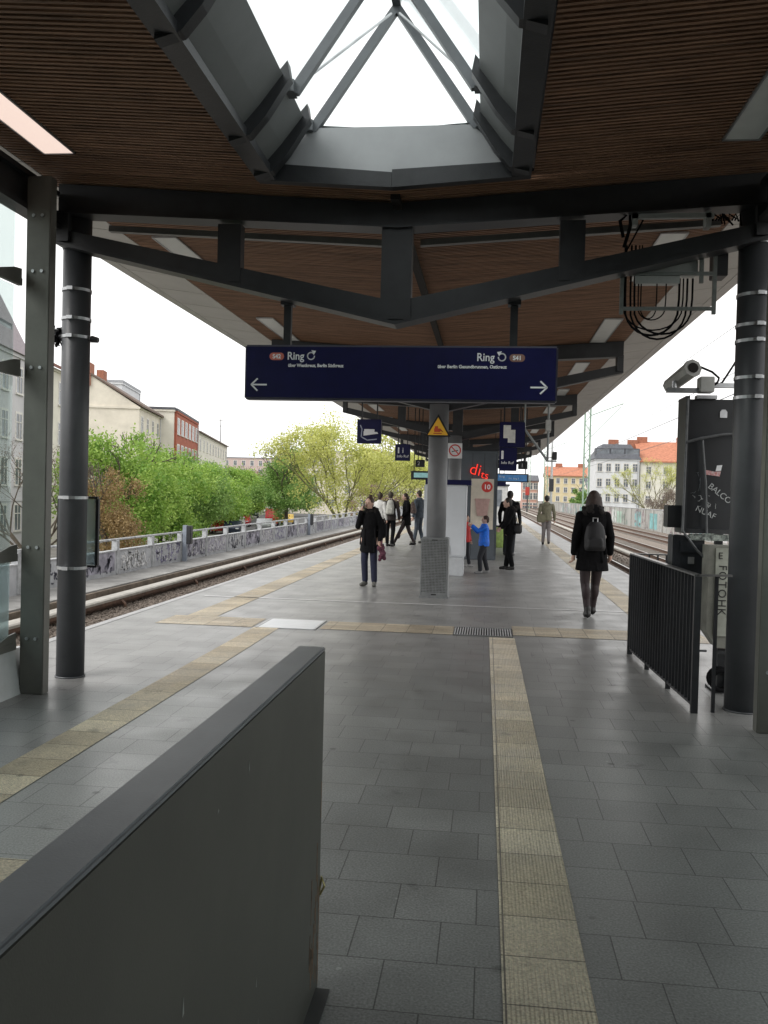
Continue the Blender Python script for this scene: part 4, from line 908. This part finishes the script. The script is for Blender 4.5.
for i, (x, y, h, r, l) in enumerate(((22.2, 110, 6.1, 3.6, 'leftmost brown bush behind the noise barrier'), (25.6, 108, 7.1, 3.9, 'tallest brown bush behind the noise barrier'), (21.5, 92, 6.3, 3.0, 'rightmost brown bush behind the noise barrier beside the monitor housing'))):
    make_tree(l, (x, y, -3), h, r, lbr, bark, 70+i, group='brown bushes behind the noise barrier', size=.12, dens=.7)
make_tree('thin yellow budding tree in front of the orange roofed house', (25.2, 140, -3), 12.0, 3.2, ly, barky, 75, style='open', size=.13, dens=.35)
make_tree('small green bush under the distant yellow building', (20.6, 195, -3), 7.5, 2.4, lg2, bark, 76, size=.25, dens=.5)
# ================================================================== CARS
def car(label, loc, rz, m, van=False):
    t = thing('parked_car', label, 'van' if van else 'car', loc, rz, 'cars parked along the left street')
    h = 2.3 if van else 1.45
    prof = [(-2.1, .35), (-2.15, .75), (-2.0, .95), (-1.2, 1.0), (-.55, h), (1.0, h), (1.75, 1.0), (2.1, .92), (2.12, .35)] if not van else [(-2.4, .35), (-2.4, 1.1), (-1.9, 1.2), (-1.3, h), (2.4, h), (2.45, .35)]
    MB().prism(prof, -.85, .85).build('body', m, t)
    gp_ = MB(); zt_ = h-.1
    if van: gp_.prism([(-1.8, 1.25), (-1.3, zt_), (-.5, zt_), (-.5, 1.25)], -.856, .856)
    else: gp_.prism([(-1.0, 1.02), (-.5, zt_), (.15, zt_), (.15, 1.02)], -.856, .856).prism([(.22, 1.02), (.22, zt_), (.95, zt_), (1.5, 1.02)], -.856, .856)
    gp_.build('window', wpane, t)
    for x in (-1.3, 1.35):
        for s in (-.8, .8):
            w_ = MB().tube([(x, s-.1, .33), (x, s+.1, .33)], .33, 14).build('wheel', blackp, t); MB().tube([(x, s-.105, .33), (x, s+.105, .33)], .17, 10).build('rim', zinc, w_)
    for s in (-.6, .6): MB().box(-2.17 if not van else -2.42, -2.1 if not van else -2.39, s-.15, s+.15, .68, .8).build('headlight', wpaint, t)
    return t
cred = mat('car_red', (.42, .03, .03), .25, .1, .05); cdk = mat('car_dark', (.03, .04, .06), .25, .2, .1); csil = mat('car_silver', (.40, .41, .43), .3, .4, .1); cwh = mat('car_white', (.65, .65, .65), .3)
def cpos(px, Y): return ((px-488)/885*Y, Y, -2.985)
for (px, Y, m, l, vn) in ((217, 92, cred, 'red car nearest the camera on the left street', 0), (229, 90, cdk, 'dark car parked beside the nearest red car', 0), (233, 104, cwh, 'white car with red car behind it on left street', 0), (240, 112, cred, 'second red car farther along the left street', 0), (206, 97, csil, 'silver car half under the green trees', 0), (250, 150, cdk, 'far dark car on open stretch of the street', 0), (270, 118, cred, 'red van in front of the mid green tree', 1), (286, 124, mat('car_yellow', (.6, .4, .08), .4), 'yellow car next to the red van', 0), (262, 100, csil, 'silver car on street in front of the red van', 0)):
    car(l, cpos(px, Y), R(90)+AN, m, bool(vn))
# ================================================================== MASTS AND WIRES
mgreen = mat('mast_green', (.26, .36, .28), .6, .1, .15, 2)
def mast(label, x, y, H, w_):
    t = thing('catenary_mast', label, 'catenary mast', (x, y, -1.2), 0, 'catenary masts beside the right tracks')
    m = MB()
    for sx in (-1, 1):
        for sy in (-1, 1): m.box(sx*w_-.05, sx*w_+.05, sy*w_-.05, sy*w_+.05, 0, H)
    n = int(H/.8)
    for k in range(n):
        s = 1 if k % 2 else -1; z = k*.8
        for sy in (-1, 1): m.tube([(-w_*s, sy*w_, z), (w_*s, sy*w_, z+.8)], .03, 4, False); m.tube([(sy*w_, -w_*s, z), (sy*w_, w_*s, z+.8)], .03, 4, False)
    m.build('lattice_post', mgreen, t)
    MB().tube([(w_, 0, H*.72), (3.4, 0, H*.80)], .045, 6).tube([(w_, 0, H*.58), (3.2, 0, H*.78)], .035, 6).build('arm', mgreen, t)
    MB().tube([(w_, 0, H*.8), (2.2, 0, H*.8)], .02, 6).build('insulator', wpaint, t)
    return t
mast('tall pale green lattice mast in front of white apartment house', 9.7, 90, 15.5, .27)
mast('second lattice mast farther along beside the far platform end', 9.7, 152, 15.5, .27)
mast('third lattice mast far away near the signal', 9.7, 214, 15.5, .27)
pl = thing('catenary_mast', 'plain grey mast beyond the walking man near the platform end', 'mast', (7.0, 100, -1.2)); MB().tube([(0, 0, 0), (0, 0, 11)], [.16, .10], 8).build('pole', zinc, pl)
MB().box(-.25, .25, -.2, .2, 3.6, 5.0).build('signal_head', blackp, pl)
wr_ = thing('overhead_wires', 'thin overhead wires strung above the right tracks', 'wires', (0, 0, 0))
for (xx, zz) in ((11.8, 5.6), (12.9, 8.6), (12.9, 11.1), (8.4, 5.4)):
    MB().tube([(xx, 28, zz), (xx, 90, zz-.1), (xx, 152, zz), (xx, 300, zz)], .018, 4, False).build('wire', steel, wr_)
sp_ = thing('signal_post', 'short track post with small green box behind the walking woman', 'signal post', (3.95, 17.5, -1.13)); MB().box(-.04, .04, -.04, .04, 0, 1.45).build('post', zinc, sp_); MB().bevbox(-.09, .09, -.07, .07, 1.1, 1.5, .01).build('box', mat('box_green', (.05, .11, .08), .6), sp_)
rs_ = thing('signal_post', 'distant railway signal with red lamp at the end of right track', 'railway signal', (6.6, 150, -1.13)); MB().box(-.1, .1, -.1, .1, 0, 3.2).build('post', steel, rs_); MB().bevbox(-.35, .35, -.15, .15, 3.2, 4.6, .05).build('signal_board', mat('signal_red', (.4, .04, .03), .6), rs_)
far = thing('platform_shelter', 'far pale shelter with orange front at the platform end', 'shelter', (1.2, 70, 0)); MB().bevbox(-2.4, .4, 0, 3, 0, 2.5, .03).build('wall', mat('shelter_pale', (.45, .45, .44), .5), far); MB().box(-2.5, .5, -.1, 3.1, 2.501, 2.65).build('roof', steel, far); MB().box(-2.0, -.1, -.03, -.005, .9, 2.2).build('window', wpane, far)
ant = thing('roof_antenna', 'thin lattice antenna mast rising behind the left houses', 'antenna', (-62, 200, -3)); MB().tube([(0, 0, 0), (0, 0, 23)], [.25, .06], 6).box(-.9, .9, -.05, .05, 19.5, 19.6).box(-.6, .6, -.05, .05, 20.8, 20.9).build('pole', steel, ant)

# ================================================================== PEOPLE
def hairm(c): return mat('hair_%02d%02d' % (int(c[0]*100), int(c[1]*100)), c, .6, 0, .3, 30)
def person(label, loc, rz, H, J, coat, trs, shoe, hairc=(.03, .02, .015), hair='short', vox=.011, hem=.92, flare=1.0, lean=0, skirt=False, hood=False, fem=True, bare=False, slim=1.0):
    """standing figure facing local -Y, 1.75 m tall before scaling. J overrides joints"""
    t = thing('person', label, 'person', loc, rz); t.scale = (H/1.75,)*3
    sw = .175 if fem else .205
    j = dict(hipL=(.09, 0, .93), hipR=(-.09, 0, .93), kneL=(.10, -.02, .50), kneR=(-.10, -.02, .50), ankL=(.10, .03, .085), ankR=(-.10, .03, .085),
             shL=(sw*slim, 0, 1.42), shR=(-sw*slim, 0, 1.42), elL=(sw+.07, .03, 1.14), elR=(-sw-.07, .03, 1.14), wrL=(sw+.08, -.04, .88), wrR=(-sw-.08, -.04, .88), head=(0, -.02, 1.635), hyaw=0)
    j.update(J); hx, hy, hz_ = j['head']; ya = j['hyaw']
    def tw(x, y, z):  # head local to body
        return (hx+x*cos(ya)-y*sin(ya), hy+x*sin(ya)+y*cos(ya), hz_+z)
    b = MB()
    b.loft([(0, 0, .84, .13, .09), (0, 0, .93, .165, .11), (0, 0, 1.06, .135, .09), (0, 0, 1.2, .14, .095), (0, 0, 1.34, .165, .10), (0, 0, 1.42, .15, .085), (0, 0, 1.47, .06, .055)])
    b.capsule((0, 0, 1.44), (hx, hy+.01, hz_-.06), .055, .05)
    n0 = len(b.v); b.ball((0, 0, .005), (.076, .092, .112), 16, 12); b.ball((0, -.02, -.06), (.052, .062, .055), 12, 8)   # skull, jaw
    b.ball((0, -.098, -.012), (.012, .018, .022), 8, 6); b.ball((-.078, .005, -.005), (.012, .02, .03), 8, 6); b.ball((.078, .005, -.005), (.012, .02, .03), 8, 6)
    b.ball((0, -.078, -.055), (.024, .012, .008), 8, 5); b.ball((0, -.07, -.088), (.02, .018, .015), 8, 5)
    for s in (-1, 1): b.ball((s*.03, -.08, .025), (.018, .01, .006), 8, 5)
    for k in range(n0, len(b.v)): b.v[k] = tw(*b.v[k])
    for s in 'LR':
        b.capsule(j['hip'+s], j['kne'+s], .082, .055); b.capsule(j['kne'+s], j['ank'+s], .053, .038)
        a = V(j['ank'+s]); fd = V(j.get('ft'+s, (0, -1, 0))).normalized(); b.capsule(a+V((0, 0, -.035)), a+fd*.13+V((0, 0, -.055)), .036, .028)
        b.capsule(j['sh'+s], j['el'+s], .05, .038); b.capsule(j['el'+s], j['wr'+s], .036, .027)
        w_ = V(j['wr'+s]); d = (w_-V(j['el'+s])).normalized(); hd = V(j.get('hd'+s, tuple(d))).normalized()
        sd2 = hd.cross(V((1, 0, 0)) if abs(hd.x) < .8 else V((0, 0, 1))).normalized(); nn = sd2.cross(hd)
        b.capsule(w_, w_+hd*.07, .026, .03)
        for k in range(4):
            o_ = sd2*(-.027+.018*k); k0 = w_+hd*.075+o_; L2 = (.055, .068, .072, .062)[k]
            k1 = k0+(hd*.8+nn*.35).normalized()*L2*.55; k2 = k1+(hd*.45+nn*.85).normalized()*L2*.5; b.capsule(k0, k1, .0105, .0095, 6); b.capsule(k1, k2, .0095, .0085, 6)
        k0 = w_+hd*.03+sd2*.026; b.capsule(k0, k0+(hd*.6+sd2*.7).normalized()*.05, .012, .010, 6)
    solid(b, 'body', skin, t, vox, 2)
    # eyes and mouth on the face
    e = MB(); n0 = 0
    for s in (-1, 1): e.ball((s*.029, -.083, .008), (.011, .006, .006), 8, 5)
    e.v = [tw(*p) for p in e.v]; e.build('eyes', mat('eye_dark', (.03, .025, .02), .3), t, True)
    e = MB(); e.ball((0, -.092, -.052), (.021, .004, .005), 8, 5); e.v = [tw(*p) for p in e.v]; e.build('mouth', mat('lips', (.36, .14, .12), .5), t, True)
    # shoes
    for s in 'LR':
        a = V(j['ank'+s]); fd = V(j.get('ft'+s, (0, -1, 0))).normalized(); k = MB()
        k.capsule(a+V((0, 0, -.03))-fd*.02, a+fd*.14+V((0, 0, -.048)), .05, .037).capsule(a+V((0, 0, .05)), a, .047, .05)
        lo = a.z-.085
        if hair in ('long', 'fur'): k.capsule(a-fd*.035+V((0, 0, -.03)), a-fd*.04+V((0, 0, -.075)), .022, .012)
        k.ball(tuple(a+fd*.05+V((0, 0, -.072))), (.042, .09, .014) if abs(fd.y) > abs(fd.x) else (.09, .042, .014), 12, 6)
        solid(k, 'shoe', shoe, t, max(vox, .010), 2)
    # trousers
    k = MB(); rk = (.098, .072, .060) if not skirt else (.095, .068, .052)
    for s in 'LR':
        A = V(j['ank'+s])+V((0, 0, .03 if not skirt else -.01)); k.capsule(j['hip'+s], j['kne'+s], rk[0], rk[1]); k.capsule(j['kne'+s], A, rk[1]-.002, rk[2] if not skirt else .042)
        if skirt: q_ = V(j['kne'+s])*.68+A*.32; k.ball((q_.x, q_.y+.02, q_.z), (.06, .062, .13), 12, 10)
    k.loft([(0, 0, .86, .16*slim, .115*slim), (0, 0, .95, .178*slim, .12*slim), (0, 0, 1.08, .15*slim, .10*slim)]); k.v = [(x*(slim if z > .7 else 1), y, z) for x, y, z in k.v]
    solid(k, 'trousers' if not skirt else 'tights', trs, t, vox, 3)
    # coat / jacket
    k = MB(); cz_ = hem; g = random.Random(len(label)); f_ = flare
    k.loft([(0, 0, hem, .185*f_, .145*f_), (0, 0, hem+.12, .19+.5*(f_-1)*.19, .15), (0, 0, max(1.0, hem+.14), .185, .145), (0, 0, 1.12, .162, .13), (0, 0, 1.25, .175, .135), (0, 0, 1.36, .195, .13), (0, 0, 1.44, sw+.005, .11), (0, 0, 1.49, .105, .085), (0, 0, 1.525, .085, .08)], 20)
    k.v = [(x*slim, y*slim, z) for x, y, z in k.v]
    for s in 'LR':
        A, B_, C_ = V(j['sh'+s]), V(j['el'+s]), V(j['wr'+s])
        k.capsule(A+V((0, 0, -.012)), B_, .068, .056); k.capsule(B_, B_+(C_-B_)*.93, .060, .047)
    # fold ridges
    for q in range(9):
        a = g.uniform(0, 6.28); z1 = g.uniform(hem+.1, 1.3); z0 = max(hem+.02, z1-.3); k.capsule((.165*cos(a), .12*sin(a), z1), (.178*f_*cos(a+.1), .138*f_*sin(a+.1), z0), .012, .018, 6)
    if hood: k.ball((0, .10, 1.47), (.13, .08, .10), 14, 8)
    solid(k, 'coat' if hem < .85 else 'jacket', coat, t, vox, 3)
    # hair
    k = MB(); k.ball((0, .018, .03), (.088, .095, .105), 16, 12)
    k.v = [(x, y if y > -.062 or z > .085 else -.060, z) for x, y, z in k.v]
    if hair == 'bun': k.ball((0, .05, .135), (.04, .04, .035), 10, 8)
    if hair == 'long':
        n0 = len(k.v); k.loft([(0, .07, -.30, .12, .035), (0, .065, -.22, .14, .055), (0, .05, -.10, .115, .08), (0, .035, 0, .095, .085), (0, .02, .08, .07, .07)], 16)
        for q in range(14):
            a = -pi*.05+pi*1.1*q/13; k.capsule((.085*cos(a), .03+.06*sin(a), .03), (.135*cos(a), .055+.05*sin(a), -.26-.03*(q % 3)), .02, .013, 6)
    if hair == 'pony': k.capsule((0, .10, .03), (0, .14, -.10), .03, .02)
    if hair in ('short', 'pony', 'bun', 'fur'): k.ball((0, .055, -.03), (.07, .055, .07), 12, 8)
    k.v = [tw(*p) for p in k.v]
    solid(k, 'hair', hairm(hairc), t, .011, 2)
    if hair == 'fur' or hood == 'fur':
        k = MB(); g = random.Random(5)
        for q in range(46):
            a = g.uniform(0, 6.28); k.ball((.125*cos(a)+g.uniform(-.02, .02), .05+.10*sin(a)+g.uniform(-.02, .02), 1.475+g.uniform(-.045, .045)+.03*sin(a)), g.uniform(.025, .042), 6, 5)
        solid(k, 'fur_collar', mat('fur_brown', (.016, .013, .012), .95, 0, .4, 60, .6, 200), t, .012, 1)
    return t
navyf = mat('navy_cloth', (.013, .016, .04), .85, 0, .25, 20, .2, 150); gshoe = mat('grey_shoe', (.10, .10, .09), .7); bshoe = mat('black_leather', (.012, .011, .011), .4, 0, .2)
tight = mat('tights_dark', (.028, .016, .018), .6, 0, .2); oliv = mat('jacket_olive', (.20, .19, .13), .85, 0, .2, 12); gtro = mat('trouser_grey', (.22, .20, .20), .85, 0, .15, 12)
bluej = mat('jacket_blue', (.006, .14, .68), .6, 0, .2, 10); redj = mat('jacket_red', (.45, .02, .02), .7, 0, .2, 10); whj = mat('jacket_pale', (.55, .55, .53), .85, 0, .12, 10); brj = mat('jacket_brown_black', (.03, .022, .02), .85, 0, .3, 12)
sgr = mat('jacket_slate', (.06, .075, .095), .85, 0, .3, 10)
P1 = dict(elR=(-.225, -.05, 1.17), wrR=(-.15, -.115, 1.475), hdR=(.3, .25, .9), elL=(.225, .03, 1.14), wrL=(.225, -.07, .90), kneR=(-.085, -.03, .5), ankR=(-.075, .02, .085), ankL=(.115, .0, .085), ftR=(-.35, -1, 0), ftL=(.15, -1, 0), hyaw=R(-14), head=(-.015, -.025, 1.63))
w1 = (-2.02, 15.25, 0)
person('person in black knee length coat holding a phone to the ear, left of column', w1, R(-6), 1.55, P1, blk, navyf, gshoe, (.055, .03, .02), 'bun', .009, hem=.66, flare=1.06, hood='fur', slim=.86)
# phone
tag(MB().bevbox(-2.122, -2.108, 15.10, 15.165, 1.345, 1.475, .003).build('phone', blackp), 'dark phone pressed to ear of the person in black coat', 'phone')
bg_ = thing('shoulder_bag', 'black shoulder bag hanging at side of the person on the phone', 'bag', (-1.83, 15.33, 0)); k = MB(); k.bevbox(-.05, .09, -.10, .12, .84, 1.12, .03); solid(k, 'bag_body', blk, bg_, .015, 3); MB().tube([(.03, -.08, 1.10), (-.05, -.03, 1.30), (-.10, .0, 1.36), (-.05, .05, 1.30), (.03, .1, 1.10)], .010, 6).build('strap', blk, bg_)
k = MB(); r_ = random.Random(1)
for q in range(14): k.ball((-1.79+r_.uniform(-.05, .05), 15.13+r_.uniform(-.03, .03), .58+r_.uniform(-.11, .12)), r_.uniform(.03, .05), 8, 6)
k.capsule((-1.79, 15.14, .80), (-1.79, 15.13, .62), .014, .02)
sc = solid(k, 'scarf', mat('scarf_plum', (.10, .03, .05), .9, 0, .6, 40), None, .011, 2); tag(sc, 'dark plum scarf bundle held low in hand by phone user', 'scarf')
P2 = dict(kneL=(.085, -.02, .50), ankL=(.05, .03, .095), kneR=(-.075, -.10, .51), ankR=(-.05, -.15, .12), elL=(.235, .04, 1.14), wrL=(.25, -.01, .88), elR=(-.235, .03, 1.14), wrR=(-.25, -.04, .89), head=(0, -.01, 1.625))
person('person with long brown hair and black flared coat walking away on right', (1.42, 12.15, 0), pi+R(4), 1.72, P2, blk, tight, bshoe, (.03, .016, .012), 'long', .009, hem=.66, flare=1.24, skirt=True, hood='fur')
def backpack(label, loc, rz, m, w_=.15, h_=.42, d_=.14, z=1.0):
    t = thing('backpack', label, 'backpack', loc, rz)
    k = MB(); k.loft([(0, -.02, z, w_*.9, d_*.5), (0, -.02, z+.04, w_, d_*.62), (0, -.01, z+h_*.5, w_, d_*.6), (0, 0, z+h_*.85, w_*.8, d_*.45), (0, .01, z+h_, w_*.45, d_*.25)], 16)
    k.bevbox(-w_*.7, w_*.7, -d_*.8, -d_*.3, z+.03, z+h_*.42, .015); solid(k, 'pack', m, t, .012, 2)
    MB().tube([(-.03, 0, z+h_), (-.03, 0, z+h_+.05), (.03, 0, z+h_+.05), (.03, 0, z+h_)], .008, 6).build('handle', zinc if z < 1 else m, t)
    return t
backpack('small black backpack worn over the black flared coat', (1.42, 11.91, 0), 0, mat('black_nylon', (.008, .008, .010), .6, 0, .3, 15), .14, .38, .15, .93)
P3 = dict(kneL=(.08, -.05, .5), kneR=(-.08, 0, .5), ankL=(.10, -.10, .085), ankR=(-.09, .09, .12), elL=(.26, .05, 1.14), elR=(-.27, .02, 1.14))
person('person in olive jacket and grey trousers walking away along right platform edge', (2.04, 31.0, 0), pi, 1.70, P3, oliv, gtro, bshoe, (.02, .015, .012), 'short', .013, hem=.86, fem=False)
k = thing('shoulder_bag', 'khaki messenger bag carried by the person in olive jacket', 'bag', (1.78, 30.85, 0)); MB().bevbox(-.08, .22, -.09, .02, .78, 1.06, .03).build('bag_body', mat('khaki', (.19, .18, .12), .85), k); MB().tube([(.0, -.02, 1.05), (.15, -.13, 1.3), (.38, -.1, 1.42)], .014, 6).build('strap', mat('khaki', (.19, .18, .12), .85), k)
# child in blue reaching up to the cabinet, facing left
P4 = dict(elL=(.17, -.18, 1.30), wrL=(.11, -.34, 1.47), elR=(-.17, -.16, 1.26), wrR=(-.11, -.33, 1.42), hdL=(0, -.8, .5), hdR=(0, -.8, .5), kneL=(.10, -.12, .5), ankL=(.12, -.10, .085), kneR=(-.10, .03, .5), ankR=(-.12, .12, .085), head=(0, .02, 1.64))
c_b = person('child in bright blue jacket reaching up beside the pale cabinet', (-.05, 18.6, 0), R(-90)+R(8), 1.20, P4, bluej, mat('trouser_dark', (.02, .022, .028), .85), mat('sneaker', (.25, .25, .25), .6), (.04, .02, .015), 'short', .014, hem=.84, fem=False)
c_b.scale.x *= 1.15; c_b.scale.y *= 1.12
person('child in red jacket half hidden behind the pale cabinet', (-.47, 20.2, 0), R(60), 1.18, dict(ankL=(.13, -.08, .085), ankR=(-.12, .05, .085)), redj, mat('trouser_dark', (.02, .022, .028), .85), mat('sneaker', (.25, .25, .25), .6), (.04, .02, .015), 'short', .015, hem=.84)
P6 = dict(elL=(.19, -.10, 1.16), wrL=(.12, -.22, 1.02), elR=(-.19, -.08, 1.16), wrR=(-.12, -.22, 1.0), kneL=(.07, -.03, .5), kneR=(-.07, .0, .5), ankL=(.06, .06, .11), ankR=(-.06, -.05, .11), head=(0, -.07, 1.60))
person('person in black jacket and high heeled boots facing left beside child in blue', (.50, 19.5, 0), R(-78), 1.62, P6, blk, blk, bshoe, (.02, .014, .012), 'fur', .012, hem=.86, hood='fur')
hb = thing('handbag', 'black handbag on the arm of person in high heeled boots', 'bag', (.66, 19.38, 0)); k = MB(); k.bevbox(-.07, .1, -.06, .08, .82, 1.05, .03); solid(k, 'bag_body', bshoe, hb, .014, 2); MB().tube([(.0, 0, 1.03), (-.03, .0, 1.22), (.04, 0, 1.22), (.06, 0, 1.03)], .009, 6).build('strap', bshoe, hb)
person('person in dark clothes standing behind by the kiosk corner', (.62, 24.6, 0), R(160), 1.78, {}, blk, mat('trouser_dark', (.02, .022, .028), .85), bshoe, (.02, .015, .012), 'short', .016, hem=.84, fem=False)
# waiting group on the left
person('person in pale jacket with dark hair, leftmost of the waiting group', (-3.30, 27.2, 0), R(150), 1.64, dict(ankL=(.06, .03, .085), ankR=(-.07, .0, .085)), whj, brj, bshoe, (.035, .022, .015), 'bun', .014, hem=.90)
person('person in dark jacket carrying a pale backpack, second of the waiting group', (-2.97, 27.2, 0), R(172), 1.68, dict(ankL=(.09, -.02, .085), ankR=(-.08, .05, .085)), brj, blk, bshoe, (.04, .03, .02), 'short', .013, hem=.84, fem=False)
backpack('pale grey backpack on the second waiting person', (-2.96, 27.0, 0), 0, mat('pack_pale', (.42, .42, .38), .7, 0, .15, 10), .125, .44, .15, 1.0)
P9 = dict(kneL=(.06, -.20, .52), ankL=(.03, -.42, .085), kneR=(-.06, .12, .5), ankR=(-.05, .30, .12), elL=(.22, -.02, 1.16), wrL=(.16, -.16, 1.0), head=(0, -.06, 1.62))
person('person in black coat stepping left with feet apart in the waiting group', (-2.50, 27.5, 0), R(-72), 1.66, P9, blk, tight, bshoe, (.03, .018, .015), 'pony', .013, hem=.70, flare=1.1, skirt=True)
backpack('brown patterned backpack on the person stepping left', (-2.30, 27.42, 0), R(70), mat('pack_brown', (.12, .085, .075), .8, 0, .5, 20), .12, .36, .13, 1.03)
person('person in slate jacket half hidden behind the centre column', (-2.26, 29.5, 0), R(-120), 1.76, dict(ankL=(.1, -.1, .085), ankR=(-.1, .1, .085)), sgr, sgr, gshoe, (.04, .03, .02), 'short', .015, hem=.84, fem=False)
